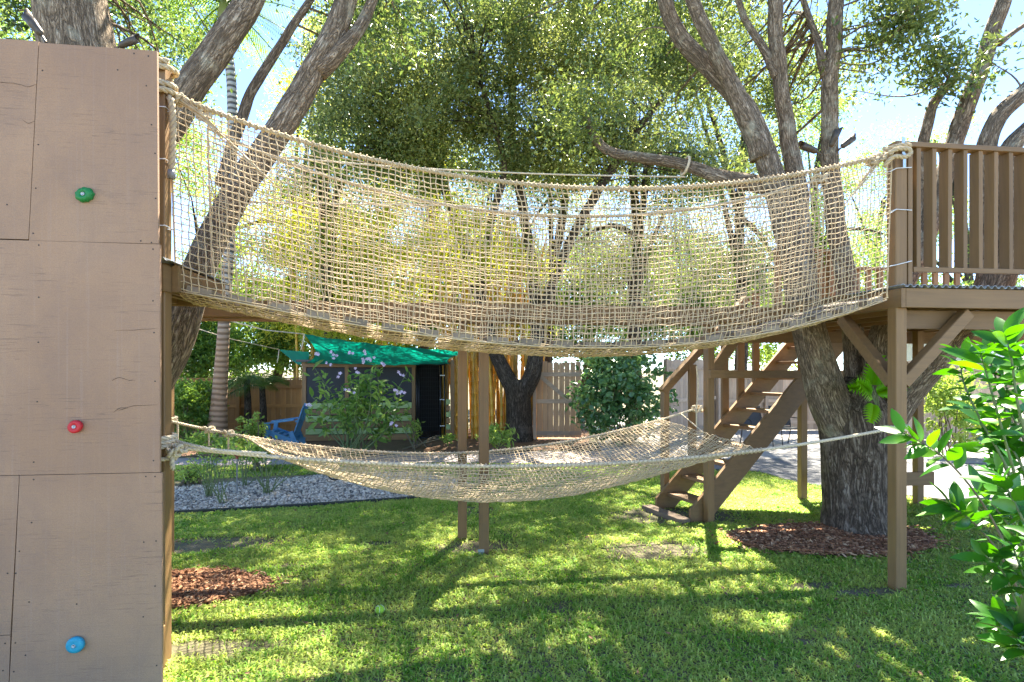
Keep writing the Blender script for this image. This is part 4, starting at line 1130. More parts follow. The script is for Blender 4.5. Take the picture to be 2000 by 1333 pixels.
bush('shrub', 'dark green bush in front of the fence at left', [(P(362, 795, 13.6), (.75, .6, .78), 46), (P(300, 800, 13.6), (.8, .6, .8), 30)], HEDGE, .09, .045, .22, 110)
bush('hedge', 'green undergrowth behind the kennel and shade sail', [(P(650, 660, 18), (3.0, .8, 1.1), 60), (P(800, 640, 18.5), (2.2, .8, 1.4), 40)], HEDGE, .13, .06, .42, 110, 12)
bush('hedge', 'green thicket behind the wooden gate and clusia', [(P(1150, 600, 18.5), (3.0, .9, 2.0), 90), (P(1330, 600, 18.5), (2.8, .9, 2.0), 80), (P(1090, 660, 17.5), (1.3, .6, .6), 18)], HEDGE, .13, .06, .45, 110, 14)
bush('hedge', 'green treeline behind the stairs and deck', [(P(1520, 600, 20), (3.2, 1, 2.2), 80), (P(1680, 560, 21), (3.0, 1, 2.2), 60), (P(1860, 600, 20), (3.2, 1, 1.6), 50)], PALE, .14, .065, .5, 100, 14)
bush('shrub', 'yellow-leaved bush before the fence right of the deck post', [(P(1850, 770, 11.5), (.55, .4, .85), 26), (P(1900, 830, 11.2), (.6, .4, .45), 18)], PALE, .11, .05, .2, 60)
bush('shrub', 'low pale green plant left of the blue chair', [(P(490, 832, 11.8), (.25, .25, .25), 12)], PALE, .11, .04, .12, 22, 8)
bush('shrub', 'yellowish leafy plant beside the walkway posts', [(P(980, 845, 11.8), (.42, .3, .22), 16)], PALE, .15, .04, .14, 26, 10)
bush('shrub', 'low green ground plant under the hammock left end', [(P(505, 880, 10.0), (.5, .3, .12), 16), (P(420, 865, 11.3), (.6, .3, .22), 16)], PALE, .12, .05, .16, 40, 8)
bush('shrub', 'low pale-leaved rose bush beside the tower post', [(P(372, 925, 8.6), (.28, .25, .22), 13)], PALE, .06, .035, .12, 40, 12)
bush('shrub', 'small leafy plant at the foot of the kennel door', [(P(808, 838, 12.6), (.16, .15, .22), 8), (P(878, 858, 12.3), (.2, .15, .12), 7)], PALE, .10, .03, .12, 18, 8)

def leaf_shape(L, W, n=4, bend=.15, fold=.18, tip=1.0):
    """pointed leaf along +Y, base at origin"""
    V = [(0, 0, 0)]; F3 = []; F4 = []
    for i in range(1, n):
        t = i/n; w = W*.5*math.sin(math.pi*t**.85)**.8*tip; z = -bend*L*t*t
        V += [(-w, L*t, z+fold*w), (0, L*t, z), (w, L*t, z+fold*w)]
    V.append((0, L, -bend*L)); e = len(V)-1
    F3 += [(0, 2, 1), (0, 3, 2)]
    for i in range(n-2):
        a = 1+i*3; F4 += [(a, a+1, a+4, a+3), (a+1, a+2, a+5, a+4)]
    a = 1+(n-2)*3; F3 += [(a, a+1, e), (a+1, a+2, e)]
    return np.array(V, float), np.array(F4), np.array(F3)
def leaf_data(name, L, W, mat, **kw):
    V, F4, F3 = leaf_shape(L, W, **kw); me = raw_mesh(name, V, [F4, F3], True); me.materials.append(mat); return me
def orient(d, up, roll=0.0):
    y = Vector(d).normalized(); z = Vector(up); x = y.cross(z)
    if x.length < 1e-4: x = Vector((1, 0, 0))
    x.normalize(); z = x.cross(y); mt = Matrix((x, y, z)).transposed().to_4x4()
    return mt @ Matrix.Rotation(roll, 4, 'Y')
def leaf_obj(me, p, d, up, sc, parent, roll=0.0, name='leaf'):
    o = bpy.data.objects.new(name, me); col.objects.link(o); o.parent = parent
    l = Vector([float(v) for v in p])-wloc(parent)
    o.matrix_basis = Matrix.Translation(l) @ orient(d, up, roll) @ Matrix.Scale(sc, 4)
    return o

bush('hedge', 'far treeline closing the view behind the whole back fence', [(P(500, 610, 25), (6.5, 1.2, 2.4), 150), (P(950, 590, 25), (6.5, 1.2, 2.8), 170), (P(1400, 600, 25), (6.5, 1.2, 2.6), 160), (P(1850, 640, 25), (6.0, 1.2, 1.8), 110)], HEDGE, .2, .1, .65, 90, 10)
# clusia-like bush with big round leaves before the gate
b0 = P(1215, gpy(13.2), 13.2)*np.array([1, 1, 0])
cl = thing('clusia_bush', 'dense bush of round glossy blue-green leaves beside the wooden gate', 'shrub', b0)
cc = cluster_centers([(P(1212, 775, 13.2), (1.22, .7, 1.05), 76), (P(1220, 700, 13.2), (.85, .6, .3), 14)])
leaf_cloud('foliage', cluster_leaves(cc, .22, 40), .14, .09, GLOSSY, cl, .1, 'stuff')
m = MB()
for c in cc[:16]: m.tube(catmull([b0+rng.normal(size=3)*np.array([.15, .15, 0]), (b0+c)/2+rng.normal(size=3)*.08, c], 4), np.linspace(.02, .006, 9), 5)
m.build('stems', STEM, cl, smooth=True)['kind'] = 'stuff'
lds = [leaf_data('leaf', .15, .105, GLOSSY, n=4, bend=b_, fold=.12, tip=1.05) for b_ in (.05, .15, .25)]
for i in range(300):
    a = random.uniform(0, 2*math.pi); ph = random.uniform(-1, 1); rr_ = random.uniform(.86, 1.08)
    q = P(1214, 772, 13.2)+np.array([1.26*math.cos(a)*math.sqrt(1-ph*ph), -.75*abs(math.sin(a))*math.sqrt(1-ph*ph), 1.08*ph])*rr_
    if q[2] < .1: q[2] = random.uniform(.1, .5)
    d = np.array([random.gauss(0, .7), random.gauss(-.5, .5), random.gauss(.1, .6)])
    leaf_obj(random.choice(lds), q, d, (random.gauss(0, .4), -.6, .7), random.uniform(.7, 1.15), cl, random.gauss(0, .4))

# flowering shrub in front of the kennel
Zs = 11.3; b0 = P(690, gpy(Zs), Zs)*np.array([1, 1, 0])
fs_ = thing('flowering_shrub', 'loose light green shrub with lilac blossoms before the green slatted kennel', 'shrub', b0)
lds = [leaf_data('leaf', .25, .10, PALE, n=4, bend=b_, fold=.25) for b_ in (.05, .2, .35)]
LIL = plain('lilac_petal', (.62, .50, .66), .6)
tips = []
for i in range(33):
    px = random.uniform(585, 800); py = random.uniform(690, 820)+abs(px-690)*.25
    tip = P(px, py, Zs+random.uniform(-.6, .6)); mid = b0*.45+tip*.55+rng.normal(size=3)*.12; mid[2] = tip[2]*.5
    q = catmull([b0+rng.normal(size=3)*np.array([.12, .12, 0]), mid, tip], 8); tips.append(q)
    m = MB(); m.tube(q, np.linspace(.016, .005, len(q)), 5); m.build('stem', GSTEM, fs_, smooth=True)
cc = np.vstack([q[-8::3] for q in tips]); leaf_cloud('foliage', cluster_leaves(cc, .18, 5), .15, .055, PALE, fs_, .1, 'stuff')
nl = 0
for q in tips:
    T, Nn, B = frames(q)
    for j in range(9):
        k = min(len(q)-1, int(len(q)*(.58+.047*j))); a = j*2.4+random.random()
        d = T[k]*.45+(Nn[k]*math.cos(a)+B[k]*math.sin(a))
        leaf_obj(random.choice(lds), q[k], d, (0, -.3, 1), random.uniform(.65, 1.15), fs_, random.gauss(0, .4)); nl += 1
def flower(p, r, mat, parent):
    V = [(0, 0, 0)]; F = []
    for k in range(5):
        a = k*2*math.pi/5; u_ = np.array([math.cos(a), 0, math.sin(a)]); w_ = np.array([-math.sin(a), 0, math.cos(a)])
        i = len(V); V += [tuple(u_*r*.6+w_*r*.35+np.array([0, -.02*r, 0])), tuple(u_*r+np.array([0, -.2*r, 0])), tuple(u_*r*.6-w_*r*.35+np.array([0, -.02*r, 0]))]
        F += [(0, i, i+1), (0, i+1, i+2)]
    V = np.array(V)+rng.normal(size=(len(V), 3))*r*.12
    m = MB(); m.add(V+np.asarray(p), None, F); m.build('blossom', mat, parent)
for (px, py) in [(655, 690), (683, 688), (715, 692), (705, 707), (745, 715), (622, 690), (775, 765), (680, 762), (770, 825), (700, 720), (600, 790), (782, 728), (727, 703), (640, 705), (790, 765), (668, 733)]:
    p = P(px, py, Zs-.5)
    for k in range(3): flower(p+rng.normal(size=3)*.04, .034, LIL, fs_)

# rose canes standing in the gravel
def canes(lab, px, py, n, h, spread, leafy=0, flowers=0):
    b0 = G(px, py); t = thing('rose_bush', lab, 'shrub', b0, 'bare rose bushes in the gravel')
    for i in range(n):
        e = b0+np.array([random.gauss(0, spread), random.gauss(0, spread*.6), h*random.uniform(.55, 1.05)])
        q = catmull([b0+rng.normal(size=3)*np.array([.03, .03, 0]), b0*.5+e*.5+rng.normal(size=3)*.03, e], 5)
        m = MB(); m.tube(q, np.linspace(.008, .003, len(q)), 5); m.build('cane', GSTEM, t, smooth=True)
        if leafy: 
            C = q[-4:].repeat(leafy, 0)+rng.normal(size=(4*leafy, 3))*.04; leaf_cloud('foliage', C, .05, .03, PALE, t)
canes('bare rose canes at the left end of the gravel bed', 405, 972, 12, .72, .12, 2)
canes('sparse upright rose canes left of the sprinkler riser', 432, 985, 7, .78, .16, 2)
canes('spreading bare rose bush in the middle of the gravel', 521, 966, 14, .80, .26)
canes('thin rose canes behind the sprinkler riser', 478, 950, 9, .75, .12, 1)

# sprinkler riser
q = G(463, 966); t = thing('sprinkler_riser', 'thin grey sprinkler riser pipe with red-brown head in the gravel', 'sprinkler', q)
m = MB(); m.tube([q, q+UZ*.50], .012, 8); m.build('pipe', plain('grey_pipe', (.22, .22, .21), .6), t)
m = MB(); m.tube([q+UZ*.50, q+UZ*.53], .02, 8); m.tube([q+UZ*.54+np.array([-.06, 0, .01]), q+UZ*.54+np.array([.05, 0, 0])], .012, 6); m.build('head', plain('sprinkler_head', (.30, .08, .04), .6), t)

# ------------------------------------------------------------------ fences and gate
def fence(lab, a, b_, h, bw, mat, cap=True, rails=True, name='fence', gap=.006, side=-1, hv=.012, posts=True):
    a = np.asarray(a, float).copy(); b_ = np.asarray(b_, float).copy(); a[2] = b_[2] = 0
    ln = np.linalg.norm(b_-a); d = (b_-a)/ln; nrm = np.array([-d[1], d[0], 0])*side
    t = thing(name, lab, 'fence' if name == 'fence' else 'gate', (a+b_)/2)
    n = int(ln/(bw+gap)); ax = 'x' if abs(d[0]) > abs(d[1]) else 'y'
    c = np.zeros(3)
    me0 = None
    for i in range(n):
        q = a+d*((i+.5)*(bw+gap)); hh = h+random.uniform(-hv, hv)
        m = MB(); m.beam(q+UZ*.03, q+UZ*hh, bw, .018, nrm); m.build('board', mat('z'), t)
    if rails:
        for z in (.25, h*.5, h-.2):
            m = MB(); m.beam(a+nrm*.03+UZ*z, b_+nrm*.03+UZ*z, .04, .085); m.build('rail', mat(ax), t)
    if cap:
        m = MB(); m.beam(a+UZ*(h+.03), b_+UZ*(h+.03), .10, .03); m.build('cap_board', mat(ax), t)
    if posts:
        for i in range(int(ln/2.4)+1):
            q = a+d*min(ln, i*2.4)+nrm*.075; m = MB(); m.beam(q, q+UZ*(h+.02), .09, .09, nrm); m.build('post', mat('z'), t)
    return t
fence('honey-brown board fence behind the palms at left', P(120, 720, 15.6), P(640, 720, 15.9), 1.46, .135, cedar, side=-1)
fence('weathered board fence between the clusia bush and the stairs', P(1296, 720, 13.6), P(1420, 720, 15.6), 1.98, .135, greywood, cap=False)
fence('pale wooden fence behind the stairs and parking court', P(1330, 720, 16.0), P(1745, 720, 16.2), 1.72, .14, greywood, cap=False)
fence('pinkish board fence behind the foreground shrub at right', P(1745, 720, 14.2), P(2250, 720, 12.2), 1.95, .14, greywood, cap=False)
# wooden gate with Z brace
ga, gb = P(1048, 720, 14.2), P(1135, 720, 14.2); ga[2] = gb[2] = 0
gt = thing('wooden_gate', 'weathered wooden board gate with diagonal brace left of the clusia bush', 'gate', (ga+gb)/2)
d = (gb-ga)/np.linalg.norm(gb-ga); nrm = np.array([d[1], -d[0], 0]); gl = np.linalg.norm(gb-ga)
nb_ = 8
for i in range(nb_):
    q = ga+d*gl*(i+.5)/nb_; m = MB(); m.beam(q+UZ*.05, q+UZ*(1.93+random.uniform(-.02, .02)), gl/nb_-.008, .018, nrm); m.build('board', wood('gate_board_', (.48, .30, .165), 'z', .3, .8, .5, .2), gt)
for z in (1.62, .95, .16):
    m = MB(); m.beam(ga+nrm*.03+UZ*z, gb+nrm*.03+UZ*z, .03, .10); m.build('rail', greywood('x'), gt)
m = MB(); m.beam(ga+nrm*.034+UZ*1.58+d*.08, ga+nrm*.034+UZ*.99+d*.78, .03, .10); m.build('diagonal_brace', greywood('x'), gt)
m = MB(); m.beam(ga+nrm*.03-d*.05, ga+nrm*.03-d*.05+UZ*1.95, .09, .09, nrm); m.build('gate_post', greywood('z'), gt)
# the pale house wall at far right
hw = thing('house', 'pale blue-white house wall behind the shrub at far right', 'house', P(2100, 850, 17)*np.array([1, 1, 0]))
a = P(1935, 720, 17); bx('wall', a[0], a[0]+6, a[1], a[1]+4, 0, 2.9, plain('stucco', (.62, .68, .70), .9, 0, .05, 20, .2), hw)
bx('roof', a[0]-.4, a[0]+6.4, a[1]-.5, a[1]+4.4, 2.92, 3.1, plain('roof_edge', (.5, .5, .5), .8), hw)
bx('window', a[0]+.9, a[0]+1.9, a[1]-.03, a[1]-.004, 1.2, 2.2, plain('dark_glass', (.02, .025, .03), .1), hw)

# ------------------------------------------------------------------ kennel, door, sail, chair
KZ = 13.7
kn_ = thing('kennel', 'slatted green and brown kennel shed under the green shade sail', 'kennel', P(700, 860, KZ)*np.array([1, 1, 0]))
GRN = lambda ax: wood('sage_paint_', (.30, .38, .15), ax, .12, .6, .2, .05)
ka = P(597, 720, KZ); kb = P(803, 720, KZ+.1); ky = ka[1]
xa, xb_ = ka[0], kb[0]
for i in range(6):
    z = .02+i*.155; bx('slat', xa, xb_, ky, ky+.022, z, z+.14, GRN('x') if i % 2 else brown('x'), kn_)
for xx in (xa-.04, (xa+xb_)/2-.3, xb_+.05): bx('post', xx-.045, xx+.045, ky+.024, ky+.11, 0, 1.88, brown('z'), kn_)
bx('beam', xa-.1, xb_+.12, ky+.02, ky+.06, 1.80, 1.92, brown('x'), kn_)
bx('screen', xa, xb_, ky+.05, ky+.06, .96, 1.79, plain('dark_screen', (.012, .014, .018), .6), kn_)
bx('roof_sheet', xa-.2, xb_+.9, ky-.1, ky+2.2, 1.93, 1.98, plain('shed_roof', (.10, .09, .08), .8), kn_)
for xx in (xa, xb_+.88): bx('side_panel', xx-.02, xx, ky+.12, ky+2.0, 0, 1.9, brown('y'), kn_)
bx('back_panel', xa, xb_+.86, ky+2.02, ky+2.05, 0, 1.9, plain('dark_back', (.03, .027, .022), .8), kn_)
xr_ = P(884, 720, KZ+.2)[0]
bx('post', xr_-.05, xr_+.05, ky-.02, ky+.08, 0, 1.98, brown('z'), kn_)
for i in range(6):
    z = .1+i*.155; bx('slat', xr_-.16, xr_-.055, ky, ky+.022, z, z+.13, GRN('x') if i % 2 else brown('x'), kn_)
# metal kennel door
kd = thing('kennel_door', 'black wire mesh kennel door in a metal frame', 'gate', (xb_+.55, ky, 0))
d0, d1 = xb_+.13, xr_-.20
m = MB()
for xx in (d0, d0+.05, d1-.09, d1): m.tube([(xx, ky-.01, .02), (xx, ky-.01, 1.88)], .018, 8)
for z in (.06, 1.86): m.tube([(d0, ky-.01, z), (d1, ky-.01, z)], .016, 8)
kfr = m.build('frame', BLACK, kd, smooth=True)
m = MB()
xs = np.arange(d0+.06, d1-.1, .055)
for xx in xs: m.tube([(xx, ky-.01, .06), (xx, ky-.01, 1.86)], .004, 4)
for z in np.arange(.12, 1.85, .11): m.tube([(d0+.05, ky-.012, z), (d1-.09, ky-.012, z)], .004, 4)
m.build('wire_mesh', plain('wire', (.06, .06, .06), .4, .6), kd)
m = MB()
for z in (.35, 1.0, 1.6): m.tube([(d1-.11, ky-.03, z), (d1+.01, ky-.03, z)], .014, 6)
m.build('latch', ZINC, kfr)
# shade sail
sl = thing('shade_sail', 'green fabric shade sail stretched over the kennel', 'shade sail', P(720, 690, 12.5))
c = [P(594, 653, 10.8), P(915, 688, 12.2), P(884, 712, 14.3), P(588, 714, 14.0)]
n = 20; V = []
for i in range(n+1):
    for j in range(n+1):
        s, t_ = i/n, j/n
        # edges curve inwards like a tensioned sail
        s2 = .5+(s-.5)*(1-.16*math.sin(math.pi*t_)); t2 = .5+(t_-.5)*(1-.16*math.sin(math.pi*s))
        p = (c[0]*(1-s2)+c[1]*s2)*(1-t2)+(c[3]*(1-s2)+c[2]*s2)*t2
        p = p-UZ*.14*math.sin(math.pi*s)*math.sin(math.pi*t_)-UZ*.04*math.sin(math.pi*t_)+np.array([0, 0, .012*math.sin(s*40)])
        V.append(p)
F = [(i*(n+1)+j, (i+1)*(n+1)+j, (i+1)*(n+1)+j+1, i*(n+1)+j+1) for i in range(n) for j in range(n)]
SAIL = leafmat('sail_cloth', (.018, .20, .145), (.022, .235, .17), (.028, .27, .20), .3, .7, 3, .2, 1.5, .5)
m = MB(); m.add(V, F); m.build('cloth', SAIL, sl, smooth=True)
fl_ = [P(545, 683, 14.8), P(603, 688, 13.4), P(600, 700, 13.6), P(582, 713, 14.2)]
m = MB(); V = []; n = 8
for i in range(n+1):
    for j in range(n+1):
        s, t_ = i/n, j/n; p = fl_[0]*(1-s)+(fl_[1]*(1-t_)+fl_[3]*t_)*s; p = p-UZ*.05*math.sin(math.pi*t_)*s+np.array([.10*math.sin(math.pi*t_)*s*s, 0, 0]); V.append(p)
m.add(V, [(i*(n+1)+j, (i+1)*(n+1)+j, (i+1)*(n+1)+j+1, i*(n+1)+j+1) for i in range(n) for j in range(n)]); m.build('corner_flap', SAIL, sl, smooth=True)
for a, b_ in ((c[0], P(430, 622, 9.5)), (fl_[0], P(340, 628, 13.2)), (c[1], P(960, 655, 13.5)), (c[2], P(960, 690, 16.5))):
    m = MB(); m.tube([a, (a+b_)/2-UZ*.06, b_], .011, 5); m.build('cord', WROPE, sl, smooth=True)
m = MB(); m.tube(catmull([c[0], c[0]+np.array([-.02, 0, -.15]), c[0]+np.array([-.06, 0, -.3])], 4), .012, 5); m.tube(catmull([fl_[0], fl_[0]+np.array([-.02, 0, -.2]), fl_[0]+np.array([-.05, 0, -.35])], 4), .012, 5); m.build('cord_end', WROPE, sl, smooth=True)

# blue plastic chair, side view facing left
q0 = P(558, gpy(12.6), 12.6); q0[2] = 0
ch = thing('plastic_chair', 'blue plastic low garden chair facing left beside the kennel', 'chair', q0)
BLU = plain('blue_plastic_chair', (.055, .19, .34), .45, 0, .08)
fx = np.array([-1, 0, 0.0]); sx_ = np.array([0, 1, 0.0])
def cb(name, a, b_, w, t, up=(0, 0, 1)):
    m = MB(); A_ = q0+fx*a[0]+sx_*a[1]+UZ*a[2]; B_ = q0+fx*b_[0]+sx_*b_[1]+UZ*b_[2]; m.beam(A_, B_, w, t, up); m.build(name, BLU, ch)
for s_ in (-.30, .30):
    cb('leg', (.34, s_, 0), (.28, s_, .56), .06, .09, (1, 0, 0)); cb('leg', (-.34, s_, 0), (-.18, s_, .40), .05, .10, (1, 0, 0))
    cb('armrest', (.38, s_, .575), (-.26, s_, .66), .12, .03); cb('side_rail', (.30, s_, .40), (-.34, s_, .14), .04, .11)
for i in range(5): cb('seat_slat', (.28-i*.12, -.27, .385-i*.042), (.28-i*.12, .27, .385-i*.042), .10, .022)
for i in range(5): cb('back_slat', (-.20, -.22+i*.11, .24), (-.42, -.24+i*.12, 1.0-.05*abs(i-2)), .095, .022, (1, 0, .3))
cb('back_rail', (-.31, -.30, .62), (-.31, .30, .62), .04, .07, (1, 0, 0))

# two metal garden chairs beyond the stairs
def garden_chair(px, Z, lab):
    q = P(px, gpy(Z), Z); q[2] = 0; t = thing('patio_chair', lab, 'chair', q, 'black metal chairs behind the stairs')
    for sx2 in (-.24, .24):
        m = MB(); m.tube(catmull([q+np.array([sx2, -.26, 0]), q+np.array([sx2, -.2, .42]), q+np.array([sx2, -.16, .62]), q+np.array([sx2, .2, .64])], 6), .012, 6); m.build('arm_frame', BLACK, t, smooth=True)
        m = MB(); m.tube(catmull([q+np.array([sx2, .3, 0]), q+np.array([sx2, .2, .42]), q+np.array([sx2, .3, .9])], 6), .012, 6); m.build('back_frame', BLACK, t, smooth=True)
    m = MB(); m.box(q[0]-.23, q[0]+.23, q[1]-.22, q[1]+.22, .40, .425); m.build('seat', plain('sling', (.03, .03, .032), .7), t)
    m = MB(); m.prism([q+np.array([-.23, .2, .45]), q+np.array([.23, .2, .45]), q+np.array([.23, .3, .9]), q+np.array([-.23, .3, .9])], (0, .012, 0)); m.build('backrest', plain('sling', (.03, .03, .032), .7), t)
garden_chair(1478, 12.8, 'black metal patio chair seen between the stair treads')
garden_chair(1535, 13.0, 'black metal patio chair right of the near stair stringer')

# ------------------------------------------------------------------ ropes between the trees, loop, lights
m = rope3(catmull([P(520, 305, 4.95), P(800, 328, 5.6), P(1080, 341, 6.3), P(1338, 346, 6.75)], 10), .0095, .06)
tag(m.build('taut_rope', WROPE, smooth=True), 'taut pale rope running between the two oaks above the bridge', 'rope')
m = rope3(catmull([P(470, 395, 4.9), P(880, 402, 5.6), P(1200, 407, 6.2), P(1545, 405, 6.35)], 10), .008, .05)
tag(m.build('taut_rope', WROPE, smooth=True), 'lower taut pale rope seen through the bridge net', 'rope')
c = P(1337, 324, 6.8); th = np.linspace(0, 2*math.pi*2, 50)
m = rope3([c+np.array([.03*math.sin(t)+.02*t/12, .10*math.cos(t), .105*math.sin(t)]) for t in th], .011, .06)
tag(m.build('rope_loop', WROPE, smooth=True), 'white rope loop wound round the horizontal oak branch', 'rope')

def spotlight(p, d, lab, sc=1.0):
    p = np.asarray(p, float); d = np.asarray(d, float); d /= np.linalg.norm(d)
    t = thing('spotlight', lab, 'spotlight', p, 'bronze landscape lights on the oaks')
    m = MB(); m.tube([p, p+d*.02*sc, p+d*.03*sc, p+d*.09*sc, p+d*.10*sc, p+d*.20*sc], [.015*sc, .03*sc, .034*sc, .036*sc, .040*sc, .042*sc], 14); hs_ = m.build('housing', BRONZE, t, smooth=True)
    e = p+d*.20*sc; T_, N_, B_ = frames([e, e+d]); pts = []
    hood = MB(); n = 10; V = []; F = []
    for k in range(n+1):
        a = math.pi*k/n; r_ = .042*sc; o_ = (N_[0]*math.sin(a)+B_[0]*math.cos(a))*r_
        V += [e+o_, e+o_+d*.05*sc*math.sin(a), e+o_*.93, e+o_*.93+d*.05*sc*math.sin(a)]
    for k in range(n):
        i = k*4; F += [(i, i+4, i+5, i+1), (i+2, i+3, i+7, i+6), (i+1, i+5, i+7, i+3)]
    hood.add(V, F); hood.build('hood', BRONZE, hs_, smooth=True)
    m = MB(); m.tube([p-d*.05*sc-UZ*.01, p+d*.01*sc], .012*sc, 8); m.build('knuckle', BRONZE, t)
spotlight(P(82, 70, 4.2), (-.55, 0, .75), 'bronze spotlight on the trunk above the wall top left', .85)
spotlight(P(232, 91, 4.3), (.85, 0, .45), 'bronze spotlight pointing right above the climbing wall', .7)
spotlight(P(1596, 297, 6.45), (-1, -.1, .28), 'bronze spotlight pointing left on the deck oak', 1.0)
spotlight(P(1622, 288, 6.5), (.25, -.3, .9), 'bronze spotlight pointing up in the middle of the deck oak', .95)
spotlight(P(1643, 288, 6.6), (.8, 0, .6), 'bronze spotlight pointing right on the deck oak', .95)

# tennis ball
q = G(742, 1200); q[2] = .034
V, F4 = lathe([(.0001, -.033)]+[(.033*math.cos(a), .033*math.sin(a)) for a in np.linspace(-1.4, 1.4, 12)]+[(.0001, .033)], 18, False)
m = MB(); m.add(V+q, F4); th = np.linspace(0, 2*math.pi, 60)
tb = tag(m.build('tennis_ball', plain('ball_felt', (.32, .52, .04), .95, 0, .15, 120, .5), smooth=True), 'yellow-green tennis ball lying in the lawn', 'ball')
m = MB(); sp = [q+.0332*np.array([.62*math.cos(t)+.3*math.cos(3*t), .62*math.sin(t)-.3*math.sin(3*t), .75*math.sin(2*t)])/np.linalg.norm([.62*math.cos(t)+.3*math.cos(3*t), .62*math.sin(t)-.3*math.sin(3*t), .75*math.sin(2*t)]) for t in th]
m.tube(sp, .0012, 4); m.build('seam', plain('ball_seam', (.7, .7, .6), .7), tb)
# black hose loop beyond the hammock
c = P(655, 925, 8.7); m = MB(); m.tube([c+np.array([.09*math.cos(t), .02*t, .09*math.sin(t)]) for t in np.linspace(-math.pi, .2, 24)], .014, 7)
tag(m.build('hose', plain('black_hose', (.015, .016, .016), .4), smooth=True), 'loop of black hose at the edge of the gravel below the hammock', 'hose')

# bright lobed plant on the oak trunk
q0 = P(1712, 815, 5.80); ph_ = thing('philodendron', 'bright green lobed fern-like plant growing on the oak trunk', 'plant', q0)
def lobed(name, p, d, up, L, W, parent):
    V = []; F3 = []; n = 9; V.append((0, 0, 0)); mid = []
    for i in range(n+1):
        t = i/n; mid.append(len(V)); V.append((0, L*t, -.25*L*t*t))
    for sgn in (-1, 1):
        for i in range(n):
            t = (i+.5)/n; w = W*.5*math.sin(math.pi*(.18+.75*t))**.7; k = len(V)
            V += [(sgn*w, L*(t+.10), -.25*L*t*t-.10*w), (sgn*w*.55, L*(t+.12), -.25*L*t*t+.04*L), (sgn*w*.5, L*(t-.02), -.25*L*t*t+.04*L)]
            F3 += [(mid[i], mid[i+1], k+1), (mid[i], k+1, k+2), (k+2, k+1, k)]
    me = raw_mesh(name, np.array(V, float), [np.array(F3)], True); me.materials.append(FERNL); leaf_obj(me, p, d, up, 1.0, parent, 0, name)
for (px, py, d, up, L) in ((1702, 772, (-.55, -.5, .35), (-.3, -.9, .4), .34), (1704, 752, (-.15, -.5, .8), (-.4, -.8, .3), .30), (1712, 768, (.5, -.5, .3), (.3, -.9, .4), .26), (1706, 790, (-.5, -.6, -.5), (-.3, -.9, .3), .24), (1700, 758, (-.9, -.3, .12), (0, -.9, .5), .26)):
    p = P(px, py, 5.72)
    m = MB(); m.tube(catmull([q0, (q0+p)/2+np.array([0, -.03, 0]), p], 4), .006, 5); so_ = m.build('stem', GSTEM, ph_, smooth=True)
    lobed('leaf', p, d, up, L, L*.8, so_)

# ------------------------------------------------------------------ foreground shrub at right
q0 = P(2060, 1250, 2.4); q0[2] = 0
fg = thing('foreground_shrub', 'big bright green leafy shrub at the right edge in front of the deck', 'shrub', q0)
lds = [leaf_data('leaf', .135, .050, FGLEAF, n=6, bend=b_, fold=.22) for b_ in (.08, .2, .32)]+[leaf_data('leaf', .105, .056, FGLEAF, n=6, bend=.15, fold=.18)]
STM = [
 [(2060, 1320, 2.4), (2010, 1180, 2.4), (1935, 1010, 2.42), (1850, 900, 2.45), (1765, 845, 2.5)],
 [(2050, 1250, 2.3), (2000, 1000, 2.3), (1960, 850, 2.3), (1935, 760, 2.3), (1915, 690, 2.3)],
 [(2060, 1250, 2.35), (1985, 960, 2.5), (1915, 820, 2.6), (1880, 740, 2.65), (1880, 690, 2.7)],
 [(2090, 1250, 2.2), (2030, 950, 2.2), (1990, 800, 2.2), (1975, 700, 2.2), (1962, 655, 2.2)],
 [(2060, 1330, 2.35), (2000, 1180, 2.3), (1950, 1080, 2.3), (1900, 1020, 2.32), (1858, 990, 2.35)],
 [(2080, 1390, 2.2), (2020, 1280, 2.2), (1985, 1180, 2.2), (1960, 1120, 2.2), (1925, 1085, 2.2)],
 [(2090, 1420, 2.3), (2030, 1330, 2.3), (1990, 1270, 2.3), (1965, 1230, 2.3), (1945, 1210, 2.3)],
 [(2080, 1200, 2.5), (2030, 1000, 2.5), (1990, 900, 2.55), (1960, 860, 2.6), (1930, 840, 2.6)],
 [(2080, 1260, 2.1), (2040, 1100, 2.1), (2000, 1020, 2.1), (1975, 970, 2.12), (1955, 930, 2.15)],
 [(2100, 1100, 2.4), (2060, 900, 2.4), (2030, 780, 2.4), (2010, 720, 2.4), (2000, 690, 2.4)],
 [(2080, 1300, 2.45), (2030, 1150, 2.5), (1990, 1060, 2.5), (1950, 1000, 2.55), (1910, 960, 2.55)],
 [(2100, 1350, 2.15), (2050, 1230, 2.15), (2010, 1150, 2.15), (1990, 1100, 2.15), (1975, 1060, 2.15)],
 [(2100, 1420, 2.0), (2060, 1340, 2.0), (2020, 1290, 2.0), (1995, 1260, 2.02), (1980, 1225, 2.05)],
]
STM += [[(2060+dx, 1250, z_), (2010+dx*.8, 1000+dy*.5, z_), (1970+dx*.6, 880+dy*.8, z_), (1945+dx*.5, 800+dy, z_), (1925+dx*.4, 740+dy, z_)] for dx, dy, z_ in ((0, -60, 2.75), (60, -20, 2.7), (-40, 60, 2.8), (40, 120, 2.65), (90, 40, 2.6), (70, 220, 2.6), (120, -60, 2.5))]
bulk = MB(); bulk_r = []
